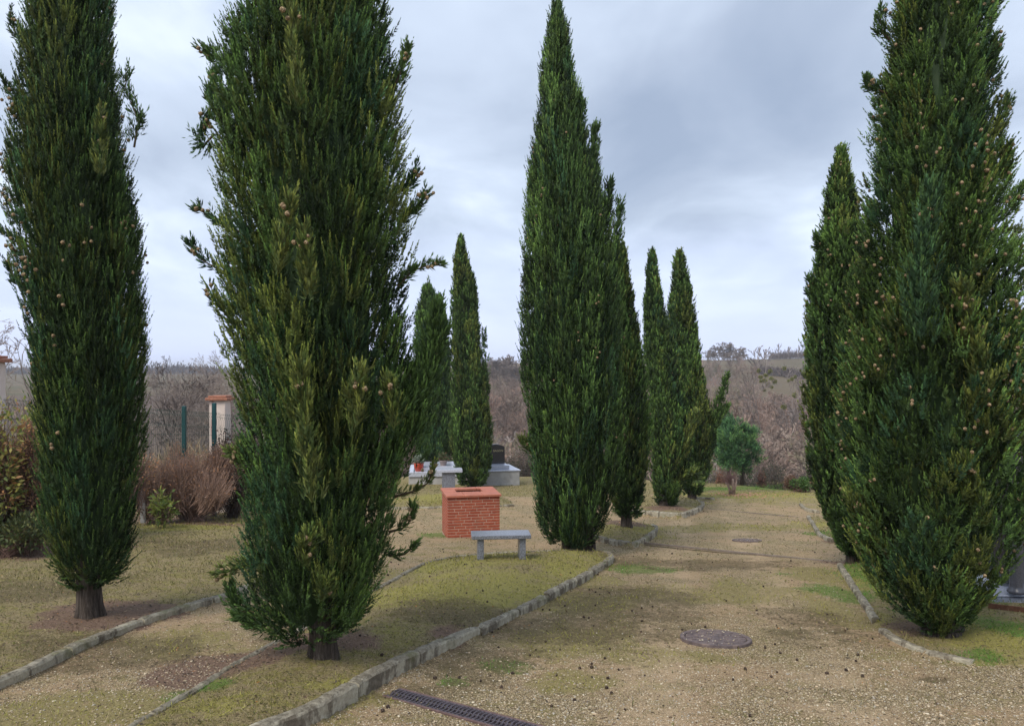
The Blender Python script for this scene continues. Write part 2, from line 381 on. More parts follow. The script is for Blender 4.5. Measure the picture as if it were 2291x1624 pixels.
# ------------------------------------------------------------------ terrain beyond: valley, hillside, plain
def terr(x, y):
    px = CX + F * x / np.maximum(y, 1)
    right = sstep(760, 1080, px)
    zr = np.interp(y, [39, 48, 62, 75, 120, 200, 235, 300, 400, 430, 700], [-7.6, -11, -14, -14.5, -13.5, -10.2, -6.5, 0.6, 6.0, 6.6, 5])
    zr += np.where(y > 200, (px - 1600) / 200 * .9 * sstep(200, 400, y), 0)
    zl = np.interp(y, [39, 60, 90, 160, 300, 700, 1200, 3000], [-7.6, -8.6, -8.6, -7.4, -5, -1.6, -1.0, -1.0])
    return zl * (1 - right) + zr * right + .25 * wob(x * .06, y * .06) * sstep(50, 90, y)
ty = np.concatenate([np.arange(40, 100, 3), np.arange(100, 300, 6), np.arange(300, 700, 15), np.arange(700, 3001, 100)])
tx = np.linspace(-1.6, 1.6, 161)
TX, TY = np.meshgrid(tx, ty); tX = (TX * (TY + 10)).ravel(); tY = TY.ravel(); tZ = terr(tX, tY)
tX0 = tX.copy(); m0 = tY < 40.1; tZ[m0] = np.where(np.abs(tX[m0]) < 60, -7.72, tZ[m0])
nx, ny = len(tx), len(ty); i = np.arange((nx - 1) * (ny - 1)); a = (i // (nx - 1)) * nx + i % (nx - 1)
TF = np.stack([a, a + 1, a + nx + 1, a + nx], 1)
m = M('winter_fields', 1, .05)
v = m.noise(.02, 4, .5, stretch=(1, 2.4, 1)); n = m.noise(.6, 6, .7)
c = m.ramp(v, [(.36, (.10, .095, .05)), (.47, (.15, .12, .075)), (.56, (.16, .13, .085)), (.66, (.10, .105, .055))])
c = m.mix(m.math('MULTIPLY', n, .6), c, (.09, .065, .05))
sy = m.n('ShaderNodeSeparateXYZ'); m.put(sy.inputs[0], m.pos)
c = m.mix(m.step(sy.outputs[1], 225, 240), m.mix(m.step(n, .35, .65), (.085, .06, .045), (.15, .115, .095)), c)
m.col(c); MAT_FIELD = m.m
o = link('hillside', arr_mesh('hillside', np.stack([tX, tY, tZ], 1), TF, smooth=True), MAT_FIELD); tag(o, kind='structure')
# near ground to the sides and behind the camera so a step aside still stands on earth
mb = MB()
for (x0, x1, y0, y1) in ((-80, -30, -30, 40), (30, 80, -30, 40), (-30, 30, -30, 0)):
    q = [(x, y) for y in np.linspace(y0, y1, 12) for x in np.linspace(x0, x1, 6)]
    V_ = [(x, y, float(g1(y)) - float(fallz(x, y))) for x, y in q]
    mb.add(V_, [(r * 6 + c_, r * 6 + c_ + 1, r * 6 + c_ + 7, r * 6 + c_ + 6) for r in range(11) for c_ in range(5)])
tag(mb.build('ground', MAT_PATH), kind='structure')

# ------------------------------------------------------------------ kerbs
m = M('weathered_concrete', .9, .15)
n1_ = m.noise(5, 6, .65); n2_ = m.noise(30, 5, .7); st = m.noise(3.2, 5, .6, stretch=(1, 1, .35), dist=.5)
c = m.ramp(n2_, [(.3, (.29, .255, .19)), (.55, (.42, .38, .29)), (.75, (.54, .50, .40))])
c = m.mix(m.math('MULTIPLY', m.step(m.math('ADD', m.math('MULTIPLY', st, .7), m.math('MULTIPLY', m.noise(13, 5, .7, stretch=(1, 1, .6)), .3)), .475, .56), .88), c, m.ramp(n2_, [(.35, (.075, .06, .042)), (.7, (.19, .155, .115))]))
up = m.n('ShaderNodeSeparateXYZ'); m.put(up.inputs[0], m.nrm)
lich = m.ramp(m.noise(24, 6, .8), [(.36, (.08, .068, .05)), (.52, (.21, .185, .14)), (.66, (.34, .305, .24)), (.8, (.54, .52, .44))])
c = m.mix(m.math('MULTIPLY', m.step(up.outputs[2], .5, .8), m.step(n1_, .30, .55)), c, lich)
c = m.mix(m.math('MULTIPLY', m.step(m.noise(2.1, 5, .6), .56, .68), .6), c, (.13, .13, .05))
m.col(c); m.bump(n2_, .6, .012); MAT_KERB = m.m
def resample(P, step):
    P = np.asarray(P, float); seg = np.hypot(*(P[1:] - P[:-1]).T); s = np.concatenate([[0], np.cumsum(seg)])
    t = np.arange(0, s[-1], step); t = np.append(t, s[-1]); return np.stack([np.interp(t, s, P[:, k]) for k in (0, 1)], 1), t
def chaikin(P, n=2):
    P = np.asarray(P, float)
    for _ in range(n):
        Q = [P[0]]
        for a, b in zip(P[:-1], P[1:]): Q += [.75 * a + .25 * b, .25 * a + .75 * b]
        Q.append(P[-1]); P = np.array(Q)
    return P
def kerb(P, side, top, wd=.09, seglen=.95, closed=False):
    """P ground line of the outer face; side +1 when the bed lies to the left of the direction of travel"""
    P = chaikin(P); Q, t = resample(P, .075)
    mb = MB(); n = len(Q); per = max(3, int(seglen / .075)); i = 0
    while i < n - 1:
        j = min(n - 1, i + per + random.randint(-1, 2))
        if n - 1 - j < 3: j = n - 1
        dz = random.uniform(-.010, .008); dn = random.uniform(-.008, .008); V_ = []; cnt = 0
        prof0 = [(-.0, -.12), (-.0, top - .018), (.012, top - .003), (.03, top + .003), (wd - .012, top), (wd, top - .012), (wd, -.12)]
        for k in range(i, j + 1):
            a = Q[max(k - 1, 0)]; b = Q[min(k + 1, n - 1)]; tt = (b - a) / np.hypot(*(b - a)); nr = np.array([-tt[1], tt[0]]) * side
            f = 0
            if k == i: f = .012
            if k == j: f = -.012
            end = (k == i or k == j)
            c0 = Q[k] + tt * f; z = float(g1(c0[1])) + dz
            for (u, h) in prof0:
                u2 = u + dn + random.uniform(-.004, .004) - .03; h2 = h + (random.uniform(-.004, .003) if h > 0 else 0) - (.008 if end and h > 0 else 0)
                V_.append((c0[0] + nr[0] * u2, c0[1] + nr[1] * u2, z + h2))
            cnt += 1
        q = len(prof0); Fc_ = []
        for r in range(cnt - 1):
            for k in range(q - 1): Fc_.append((r * q + k, r * q + k + 1, (r + 1) * q + k + 1, (r + 1) * q + k))
        Fc_ += [tuple(range(q)), tuple(range((cnt - 1) * q, cnt * q))[::-1]]
        mb.add(V_, Fc_); i = j
    o = mb.build('kerb', MAT_KERB); tag(o, kind='structure')
    bm_fix(o); return o
def bm_fix(o):
    import bmesh
    b = bmesh.new(); b.from_mesh(o.data); bmesh.ops.recalc_face_normals(b, faces=b.faces); b.to_mesh(o.data); b.free()
kerb(poly(K1), 1, .105, .095)
kerb(poly(K2), 1, .11, .06, 1.0)
kerb(k3, 1, .072, .085, 1.05)
kerb(poly(K4a), -1 if False else 1, .07, .07)
kerb(poly(K4b), 1, .045, .07)
kerb(poly(K5), 1, .07, .08); kerb(poly(K6), 1, .07, .08)
kerb(poly(B2[:6]), 1, .12, .09, .5); kerb(poly(B3[:6]), 1, .14, .10, .5); kerb(poly(B4[:3]), 1, .09, .08); kerb(poly(B5[:5]), 1, .075, .08)

# ------------------------------------------------------------------ foliage of the cypresses
def unit(a): return a / np.maximum(np.linalg.norm(a, axis=-1, keepdims=True), 1e-9)
PAL = dict(dark=(.032, .060, .024), mid=(.062, .118, .038), green=(.092, .165, .050), blue=(.046, .104, .050), olive=(.115, .152, .044), gold=(.150, .185, .055), brown=(.13, .09, .05))
def kites(P, D, Nn, ln, wd):
    """P base, D dir, Nn side, all (n,3); returns V (4n,3), F (n,4)"""
    n = len(P); ln = ln[:, None]; wd = wd[:, None]
    a = P; b = P + D * ln * .45 + Nn * wd; c = P + D * ln; d = P + D * ln * .45 - Nn * wd
    V = np.stack([a, b, c, d], 1).reshape(-1, 3); return V.astype(np.float32), np.arange(4 * n, dtype=np.int32).reshape(-1, 4)
def plumes(O, D, Lp, r, nt, ll, lw, col, splay=.6, flat=.5, outd=None):
    """feathery sprays: O origin, D direction (n,3), Lp length; nt twiglets on each"""
    n = len(O); t = r.uniform(.02, 1, (n, nt)); t = np.sort(t, 1)
    side = unit(np.cross(D, unit(r.normal(size=(n, 3)) + 1e-3)))[:, None, :]; up2 = unit(np.cross(D, side[:, 0]))[:, None, :]
    sg = np.where(r.random((n, nt)) < .5, -1, 1)[..., None] * (1 + 0 * t[..., None])
    sv = side * sg + up2 * r.normal(0, flat, (n, nt, 1))
    bend = unit(D[:, None, :] + np.array([0, 0, .25]) * t[..., None])
    P = O[:, None, :] + bend * (Lp[:, None] * t)[..., None]
    dd = unit(bend + sv * (splay * (1.05 - t))[..., None] + r.normal(0, .12, (n, nt, 3)))
    ln = ll * (1.15 - .65 * t) * r.uniform(.7, 1.35, (n, nt)); wd = lw * .5 * r.uniform(.7, 1.2, (n, nt)) * (1.1 - .4 * t)
    if outd is None: fn = r.normal(size=(n, nt, 3))
    else: fn = outd[:, None, :] * 1.0 + r.normal(0, .42, (n, nt, 3)) + sv * .35
    nr = unit(np.cross(dd, unit(fn)))
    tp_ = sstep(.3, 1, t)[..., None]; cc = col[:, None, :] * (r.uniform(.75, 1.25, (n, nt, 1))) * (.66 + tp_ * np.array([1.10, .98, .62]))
    V, Fq = kites(P.reshape(-1, 3), dd.reshape(-1, 3), nr.reshape(-1, 3), ln.ravel(), wd.ravel()); return V, Fq, cc.reshape(-1, 3)
class Crown:
    def __init__(s, prof, d, seed, lean=(0, 0)):
        s.r = np.random.default_rng(seed); s.d = d
        pr = sorted([(EYE - (py - HY) / F * d, ((xl + xr) / 2 - CX) / F * d, (xr - xl) / 2 / F * d) for py, xl, xr in prof])
        s.z, s.cx, s.rad = (np.array(v) for v in zip(*pr)); s.parts = []
    def rr(s, z): return np.interp(z, s.z, s.rad)
    def cc(s, z): return np.interp(z, s.z, s.cx)
    def add(s, t): s.parts.append(t)
    def body(s, nl, npl, nt, ll, lw, mixw, limbw=.13, limbl=(.7, 1.5), plen=.24, outw=.25, rough=(.86, 1.06), inset=0.0, splay=.6):
        r = s.r; z0, z1 = s.z[0], s.z[-1]
        zs = np.linspace(z0, z1, 200); cdf = np.cumsum(s.rr(zs) + .05); cdf /= cdf[-1]
        zb = np.interp((np.arange(nl) + r.random(nl)) / nl, cdf, zs) - .25 * (limbl[0] + limbl[1]) * .5
        th = r.permutation(np.arange(nl) / nl * 2 * math.pi * 7 % (2 * math.pi)) + r.normal(0, .2, nl)
        Lz = r.uniform(*limbl, nl) * np.clip(.55 + .55 * s.rr(zb) / max(s.rad), .4, 1.0)
        zt = np.minimum(zb + Lz, z1 + .05); Lz = np.maximum(zt - zb, .12)
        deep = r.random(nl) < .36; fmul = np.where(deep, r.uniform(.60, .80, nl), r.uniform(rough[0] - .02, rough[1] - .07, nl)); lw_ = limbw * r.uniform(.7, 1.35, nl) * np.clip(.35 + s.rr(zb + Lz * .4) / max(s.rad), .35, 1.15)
        names = list(mixw); pw = np.array([mixw[k] for k in names], float); pw /= pw.sum()
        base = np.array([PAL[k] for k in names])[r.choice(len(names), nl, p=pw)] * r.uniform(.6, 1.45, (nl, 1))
        base = base * np.where(deep, .95, 1.08)[:, None]  # inner limbs darker, outer ones lighter: crown depth shading put into the colour
        u = r.random((nl, npl)) ** .9
        z = zb[:, None] + Lz[:, None] * u; shape = (np.clip(u, .001, 1) ** .55) * ((1 - u) ** .6) * 1.55
        thl = th[:, None] + .25 * (u - .5) * r.normal(0, 1, (nl, 1))
        zc = np.maximum(z, z0 + .02)
        rho = s.rr(zc) * fmul[:, None] - lw_[:, None] * shape * .75 - inset; rho = np.maximum(rho, 0)
        ph = r.uniform(-2.3, 2.3, (nl, npl)); q = lw_[:, None] * shape * r.uniform(.45, 1.0, (nl, npl))
        ax = np.stack([s.cc(zc) + rho * np.sin(thl), s.d - rho * np.cos(thl), z], -1)
        ld = np.stack([np.sin(thl + ph), -np.cos(thl + ph), 0 * z], -1); td = np.stack([np.sin(thl), -np.cos(thl), 0 * z], -1)
        O = ax + ld * q[..., None]
        low = 1 - sstep(0, .7, z - z0)         # the lowest sprays arch outward
        D = unit(np.array([0, 0, 1.0]) + ld * outw * 1.2 + td * (outw + .55 * low)[..., None] + r.normal(0, .13, (nl, npl, 3)))
        O[..., 2] = np.maximum(O[..., 2], z0 + r.uniform(-.05, .12, (nl, npl)))
        pl = plen * r.uniform(.6, 1.4, (nl, npl)) * (1 - .35 * u)
        colr = base[:, None, :] * r.uniform(.65, 1.35, (nl, npl, 1)); hi = r.random((nl, npl)) > .93
        colr = np.where(hi[..., None], colr * .5 + np.array(PAL['olive']) * .6, colr)
        fr = (r.random((nl, npl)) < 1).ravel()
        O, D, pl, colr = O.reshape(-1, 3)[fr], D.reshape(-1, 3)[fr], pl.ravel()[fr], colr.reshape(-1, 3)[fr]
        outd = unit(ld * 1.0 + td * .35 + np.array([0, 0, .25])).reshape(-1, 3)[fr]
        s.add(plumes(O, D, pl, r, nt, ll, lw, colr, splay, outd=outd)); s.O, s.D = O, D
        # an even under-layer of sprays that closes the crown between the limbs
        nb = int(nl * npl * .55); zq = np.interp(r.random(nb), cdf, zs); tq = r.uniform(0, 2 * math.pi, nb); rq = s.rr(zq) * (r.uniform(.34, .74, nb) + .05 * np.sin(tq * 5 + zq * 2))
        tdq = np.stack([np.sin(tq), -np.cos(tq), 0 * tq], 1); Oq = np.stack([s.cc(zq), np.full(nb, s.d), zq], 1) + tdq * rq[:, None]
        lowq = 1 - sstep(0, .5, zq - z0); Dq = unit(np.array([0, 0, 1.0]) + tdq * (outw * 1.1 + .9 * lowq)[:, None] + r.normal(0, .22, (nb, 3)) - np.array([0, 0, .75]) * lowq[:, None])
        cq = np.array([PAL[k] for k in ('dark', 'mid', 'green')])[r.integers(0, 3, nb)] * r.uniform(.65, 1.1, (nb, 1))  # duller, darker tints paint the shade in the gaps between limbs
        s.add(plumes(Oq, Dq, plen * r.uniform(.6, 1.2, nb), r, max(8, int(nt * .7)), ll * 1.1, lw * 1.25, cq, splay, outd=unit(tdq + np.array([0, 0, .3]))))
        # closed inner hull, its dark tint standing in for shade inside the crown
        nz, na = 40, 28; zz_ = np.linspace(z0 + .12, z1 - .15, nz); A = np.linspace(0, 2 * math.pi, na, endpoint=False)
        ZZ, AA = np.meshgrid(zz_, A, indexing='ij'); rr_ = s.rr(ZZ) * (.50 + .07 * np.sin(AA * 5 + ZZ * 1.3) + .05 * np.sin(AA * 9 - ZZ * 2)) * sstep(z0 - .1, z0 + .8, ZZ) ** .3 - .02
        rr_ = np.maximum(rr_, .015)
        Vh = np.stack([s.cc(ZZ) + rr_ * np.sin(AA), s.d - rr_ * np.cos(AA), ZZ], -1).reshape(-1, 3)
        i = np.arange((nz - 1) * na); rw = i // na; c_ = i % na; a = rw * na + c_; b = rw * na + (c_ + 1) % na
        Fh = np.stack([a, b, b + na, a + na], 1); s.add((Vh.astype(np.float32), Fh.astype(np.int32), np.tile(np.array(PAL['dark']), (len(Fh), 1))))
    def branch(s, pts, wd, n, nt, ll, lw, col, plen=.12, depth=None):
        """a stray branch standing off the crown; pts are (px, py, depth offset)"""
        r = s.r; P = np.array([at(x, y, s.d + (q[0] if q else 0)) for x, y, *q in pts]); sg = np.linalg.norm(P[1:] - P[:-1], axis=1); t = np.concatenate([[0], np.cumsum(sg)]); t /= t[-1]
        u = r.random(n); O = np.stack([np.interp(u, t, P[:, k]) for k in range(3)], 1); e = 1e-2
        T = unit(np.stack([np.interp(np.minimum(u + e, 1), t, P[:, k]) - np.interp(np.maximum(u - e, 0), t, P[:, k]) for k in range(3)], 1))
        rd = unit(r.normal(size=(n, 3))); O = O + rd * wd * r.random((n, 1)) * (1.1 - .7 * u[:, None])
        D = unit(T + rd * .6 + np.array([0, 0, .35])); base = np.array(PAL[col]) if isinstance(col, str) else np.array(col)
        cb_ = np.tile(base, (n, 1)) * r.uniform(.6, 1.25, (n, 1)); mk = r.random((n, 1)); cb_ = np.where(mk < .45, cb_ * .4 + np.array(PAL['mid']) * .6, cb_)
        s.add(plumes(O, D, plen * r.uniform(.6, 1.3, n) * (1.1 - .4 * u), r, nt, ll, lw, cb_, outd=unit(rd + np.array([0, -.3, .3]))))
        if min(p[1] for p in P) < s.d - .25: return P
        tb = MB().tube([Vector(p) for p in P], [max(.003, .011 * (1 - .8 * q_)) for q_ in t], 5); Vt = np.array([tuple(v) for v in tb.V]); Ft = [f for f in tb.F if len(f) == 4]
        s.add((Vt.astype(np.float32), np.array(Ft, np.int32), np.tile(np.array(PAL['brown']) * .5, (len(Ft), 1))))
        return P
    def mesh(s, name='crown'):
        o = 0; Vs, Fs, Cs = [], [], []
        for V, Fq, c in s.parts: Vs.append(V); Fs.append(Fq + o); Cs.append(c); o += len(V)
        return arr_mesh(name, np.vstack(Vs), np.vstack(Fs), np.vstack(Cs))
MAT_CYP = leafmat('cypress_foliage', .12, .65, .25, 1.12)
m = M('cypress_bark', .95, .1); n = m.noise(14, 6, .75, stretch=(3, 3, .22)); m.col(m.ramp(n, [(.3, (.02, .016, .013)), (.5, (.075, .06, .05)), (.7, (.18, .15, .125))])); m.bump(n, 1.0, .03); MAT_BARK = m.m
m = M('dry_cone_scales', .8, .2); v = m.voro(95, vec=m.obj); sc_ = m.n('ShaderNodeSeparateColor'); m.put(sc_.inputs[0], v['Color'])
m.col(m.mix(m.step(v['Distance'], .25, .55), m.ramp(sc_.outputs[0], [(0, (.34, .25, .135)), (1, (.52, .40, .235))]), (.17, .12, .07))); m.bump(v['Distance'], .6, -.004); MAT_CONE = m.m
import bmesh
def cone_mesh(seed, rad):
    b = bmesh.new(); bmesh.ops.create_icosphere(b, subdivisions=2, radius=rad); rr = random.Random(seed)
    ax = [Vector((rr.gauss(0, 1), rr.gauss(0, 1), rr.gauss(0, 1))).normalized() for _ in range(9)]
    for v in b.verts:
        d = max(v.co.normalized().dot(a) for a in ax); v.co *= .86 + .2 * sstep(.75, .95, d)
        v.co.z *= 1.1
    me = bpy.data.meshes.new('cone'); b.to_mesh(me); b.free(); me.materials.append(MAT_CONE)
    me.polygons.foreach_set('use_smooth', [True] * len(me.polygons)); return me
CONES = [cone_mesh(i, .0165) for i in range(4)]
def cones_on(root, cr, n, spots=(), facing=-.15, pxr=None):
    r = cr.r; O, D = cr.O, cr.D; z0 = cr.z[0]
    cxx = cr.cc(O[:, 2]); rad = np.hypot(O[:, 0] - cxx, O[:, 1] - cr.d); rel = rad / np.maximum(cr.rr(O[:, 2]), .05)
    ztop = EYE + HY / F * cr.d + .1
    okk = (rel > .78) & ((O[:, 1] - cr.d) < .25 * cr.rr(O[:, 2])) & (O[:, 2] < ztop) & (O[:, 2] > z0 + .5)
    idx = np.flatnonzero(okk); wgt = (.35 + (O[idx, 2] - z0) / (ztop - z0)); wgt /= wgt.sum()
    pts = []
    while len(pts) < n:
        i = r.choice(idx, p=wgt); k = int(r.integers(1, 4))
        out_ = unit(np.array([O[i, 0] - cr.cc(O[i, 2]), O[i, 1] - cr.d, 0]))
        for _ in range(k): pts.append(O[i] + out_ * r.uniform(.015, .07) + r.normal(0, .024, 3) + np.array([0, 0, r.uniform(.0, .15)]))
    for P, k in spots:
        for _ in range(k): pts.append(np.array(P) + r.normal(0, .022, 3) + np.array([0, -.02, -.01]))
    pts = pts[-100:] if len(pts) > 100 else pts
    for p in pts:
        o = link('cone', CONES[int(r.integers(4))], None, root); o.location = Vector(p) - root.location
        o.rotation_euler = tuple(r.uniform(0, 6, 3)); sc = r.uniform(.8, 1.15); o.scale = (sc, sc, sc)
def cones_rest(root, cr, n):
    """the cones beyond the first hundred, as one mesh"""
    r = cr.r; O = cr.O; cxx = cr.cc(O[:, 2]); rel = np.hypot(O[:, 0] - cxx, O[:, 1] - cr.d) / np.maximum(cr.rr(O[:, 2]), .05)
    ztop = EYE + HY / F * cr.d + .1
    idx = np.flatnonzero((rel > .8) & (O[:, 2] < ztop) & (O[:, 2] > cr.z[0] + .5)); b = MB()
    base = [(v.co.copy()) for v in CONES[0].vertices]; fc = [tuple(p.vertices) for p in CONES[0].polygons]
    for i in r.choice(idx, n):
        out_ = unit(np.array([O[i, 0] - cr.cc(O[i, 2]), O[i, 1] - cr.d, 0])); p = O[i] + out_ * r.uniform(.015, .08) + np.array([0, 0, r.uniform(0, .12)]) - np.array(root.location)
        b.add([(v.x * .92 + p[0], v.y * .92 + p[1], v.z * .92 + p[2]) for v in base], fc)
    o = b.build('cones', MAT_CONE, root, smooth=True); tag(o, kind='stuff')
def trunk_mesh(root, base, top, r0, r1, n=44, rings=26):
    b = MB(); V_ = []; ph = random.uniform(0, 6)
    for i in range(rings + 1):
        t = i / rings; p = Vector(base).lerp(Vector(top), t)
        for k in range(n):
            a = 2 * math.pi * k / n; rr = (r0 + (r1 - r0) * t) * (.93 + .10 * math.sin(3 * a + ph) + .05 * math.sin(7 * a + ph * 2 + t * 5) + .045 * abs(math.sin(11 * a + 3 * t + ph)) + .02 * random.uniform(-1, 1) + (.26 * math.exp(-t * 34)) * (1 + .6 * math.sin(4 * a + ph)))
            V_.append((p.x + rr * math.cos(a), p.y + rr * math.sin(a), p.z))
    Fc_ = [(i * n + k, i * n + (k + 1) % n, (i + 1) * n + (k + 1) % n, (i + 1) * n + k) for i in range(rings) for k in range(n)]
    b.add(V_, Fc_); return b.build('trunk', MAT_BARK, root, smooth=True)
def to_local(me, root):
    n = len(me.vertices); a = np.empty(n * 3, np.float32); me.vertices.foreach_get('co', a); a = a.reshape(-1, 3) - np.array(root.location, np.float32); me.vertices.foreach_set('co', a.ravel()); me.update()
TREE_GROUP = 'italian cypresses of the cemetery rows'
def cypress(label, prof, base, seed, body, trunks=(), branches=(), ncone=0, nrest=0, d=None, spots=()):
    """prof rows (row, left, right) of the silhouette; base (px,py) of the trunk foot"""
    bx, by = base
    if d is None:
        # solve the depth on the raised ground
        x0, y0 = hit(bx, by, 0.0)
        for _ in range(12): hh = H(x0, y0) - float(g1(y0)); x0, y0 = hit(bx, by, hh)
        d = y0
    x0 = (bx - CX) / F * d; root = empty('cypress', (x0, d, H(x0, d)), label, 'cypress', TREE_GROUP)
    cr = Crown(prof, d, seed); cr.body(**body); sp = []
    for br in branches:
        P = cr.branch(*br[:-1]); 
        if br[-1]: sp.append((P[-1] * .6 + P[-2] * .4, br[-1]))
    for px, py, k, q in spots: sp.append((np.array(at(px, py, d + q)), k))
    if prof[0][0] > 0:
        py0 = prof[0][0]; xm = (prof[0][1] + prof[0][2]) / 2; k = 6.4 / d * 60
        cr.branch([(xm, py0 + 1.3 * k), (xm, py0 + .9 * k), (xm, py0 + .55 * k), (xm, py0 + .30 * k)], .05, 60, 12, body['ll'], body['lw'] * .9, 'mid', body['plen'] * .75)
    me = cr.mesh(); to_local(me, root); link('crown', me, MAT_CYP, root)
    for (px, w_, dy) in (trunks or [(bx, 20, 0)]):
        xx = (px - CX) / F * d; zb = H(xx, d + dy) - .06; 
        topz = zb + (cr.z[-1] - zb) * .5
        o = trunk_mesh(root, (xx - root.location.x, dy, zb - root.location.z), (float(cr.cc(topz)) - root.location.x, dy * .3, topz - root.location.z), w_ / 2 / F * d, .03)
    if ncone or sp: cones_on(root, cr, ncone, sp)
    if nrest: cones_rest(root, cr, nrest)
    print('cypress d=%.2f top z=%.1f' % (d, cr.z[-1])); return cr, root

FINE = dict(npl=56, nt=50, ll=.030, lw=.0092)
T2 = [(-520, 690, 700), (-420, 660, 735), (-250, 600, 800), (-100, 560, 850), (0, 540, 870), (50, 532, 876), (100, 515, 882), (150, 500, 903), (200, 480, 900), (300, 455, 902), (400, 478, 912), (500, 492, 922), (600, 488, 925), (700, 490, 930), (800, 502, 935), (900, 520, 952), (950, 527, 942), (1000, 530, 922), (1100, 535, 912), (1200, 540, 893), (1300, 533, 868), (1350, 535, 848), (1400, 560, 815), (1425, 620, 760)]
cypress('big cypress full of cones in the middle foreground, stray twigs sticking out of both sides', T2, (722, 1466), 11,
        dict(inset=.02, nl=215, limbw=.175, limbl=(.5, 1.4), plen=.19, outw=.34, splay=.85, mixw=dict(dark=3, mid=4, green=3, blue=2, olive=3), rough=(.84, 1.04), **FINE),
        trunks=[(722, 62, 0)], ncone=60,
        branches=[([(560, 180), (520, 150), (478, 128), (452, 112)], .06, 60, 14, .05, .011, 'mid', .11, 6),
                  ([(560, 640), (500, 610), (450, 580), (424, 545)], .06, 60, 14, .05, .011, 'blue', .11, 5),
                  ([(540, 520), (490, 500), (460, 478), (440, 468)], .05, 40, 14, .05, .011, 'blue', .10, 3),
                  ([(560, 760), (510, 710), (480, 670), (464, 638)], .05, 50, 14, .05, .011, 'blue', .11, 3),
                  ([(890, 500), (925, 470), (945, 450), (955, 425)], .05, 55, 14, .05, .011, 'mid', .11, 7),
                  ([(890, 430), (910, 420), (925, 400), (932, 378)], .04, 35, 14, .05, .011, 'blue', .10, 3),
                  ([(890, 640), (925, 605), (955, 595), (984, 594)], .035, 45, 14, .05, .011, 'green', .09, 3),
                  ([(880, 200), (895, 165), (905, 140), (912, 112)], .05, 60, 14, .05, .011, 'green', .11, 3),
                  ([(480, 300), (452, 330), (445, 300), (468, 260)], .06, 60, 14, .05, .011, 'blue', .11, 8),
                  ([(480, 250), (470, 230), (475, 200), (480, 165)], .05, 50, 14, .05, .011, 'green', .11, 3),
                  ([(880, 1060), (920, 940), (955, 850), (985, 735)], .16, 420, 18, .055, .012, 'mid', .20, 3),
                  ([(900, 1000), (935, 900), (960, 810), (978, 700)], .11, 260, 18, .055, .012, 'mid', .18, 0),
                  ([(880, 1112), (930, 1098), (960, 1078), (973, 1030)], .02, 45, 14, .04, .010, 'olive', .08, 5),
                  ([(870, 1190), (900, 1182), (918, 1165), (924, 1138)], .03, 36, 14, .05, .012, 'green', .11, 4),
                  ([(860, 1240), (885, 1243), (905, 1240), (930, 1220)], .025, 30, 14, .045, .011, 'green', .09, 0),
                  ([(570, 1040), (545, 1035), (535, 1015), (520, 1018)], .06, 60, 14, .05, .012, 'olive', .12, 8),
                  ([(580, 1260), (550, 1265), (520, 1275), (490, 1282)], .05, 60, 14, .045, .011, 'olive', .10, 4),
                  ([(570, 1360), (545, 1370), (525, 1350), (512, 1318)], .06, 90, 14, .05, .011, 'mid', .12, 0),
                  ([(600, 1395), (570, 1400), (555, 1390), (535, 1380)], .06, 90, 14, .05, .011, 'mid', .10, 0),
                  ([(700, 1150, -.7), (690, 1000, -.72), (680, 900, -.75), (672, 830, -.78)], .07, 130, 18, .055, .012, 'gold', .16, 2),
                  ([(620, 620, -.75), (630, 560, -.78), (640, 500, -.8), (650, 450, -.8)], .05, 70, 18, .055, .012, 'gold', .14, 5),
                  ([(690, 680, -.75), (690, 620, -.78), (685, 570, -.8), (680, 520, -.8)], .05, 70, 18, .055, .012, 'gold', .14, 6),
                  ([(800, 960, -.7), (800, 920, -.72), (795, 880, -.75), (810, 840, -.75)], .07, 90, 18, .055, .012, 'gold', .14, 4),
                  ([(665, 240, -.7), (660, 150, -.7), (655, 80, -.7), (650, 20, -.7)], .05, 80, 18, .055, .012, 'gold', .14, 4),
                  ([(880, 960, -.6), (880, 920, -.62), (875, 890, -.62), (872, 860, -.62)], .05, 70, 18, .055, .012, 'olive', .13, 5),
                  ([(685, 1260, -.7), (680, 1240, -.72), (690, 1225, -.74), (690, 1205, -.75)], .06, 80, 16, .05, .012, 'olive', .11, 4),
                  ([(725, 1350, -.6), (725, 1335, -.62), (730, 1320, -.62), (735, 1305, -.64)], .05, 60, 16, .05, .012, 'olive', .10, 3)])
T1 = [(-560, 150, 160), (-400, 125, 190), (-200, 80, 235), (0, 58, 254), (100, 46, 260), (200, 34, 274), (300, 22, 290), (400, 15, 303), (500, 22, 315), (600, 32, 325), (700, 45, 330), (800, 60, 338), (900, 66, 337), (1000, 77, 333), (1100, 85, 320), (1200, 93, 303), (1270, 122, 292), (1310, 160, 250)]
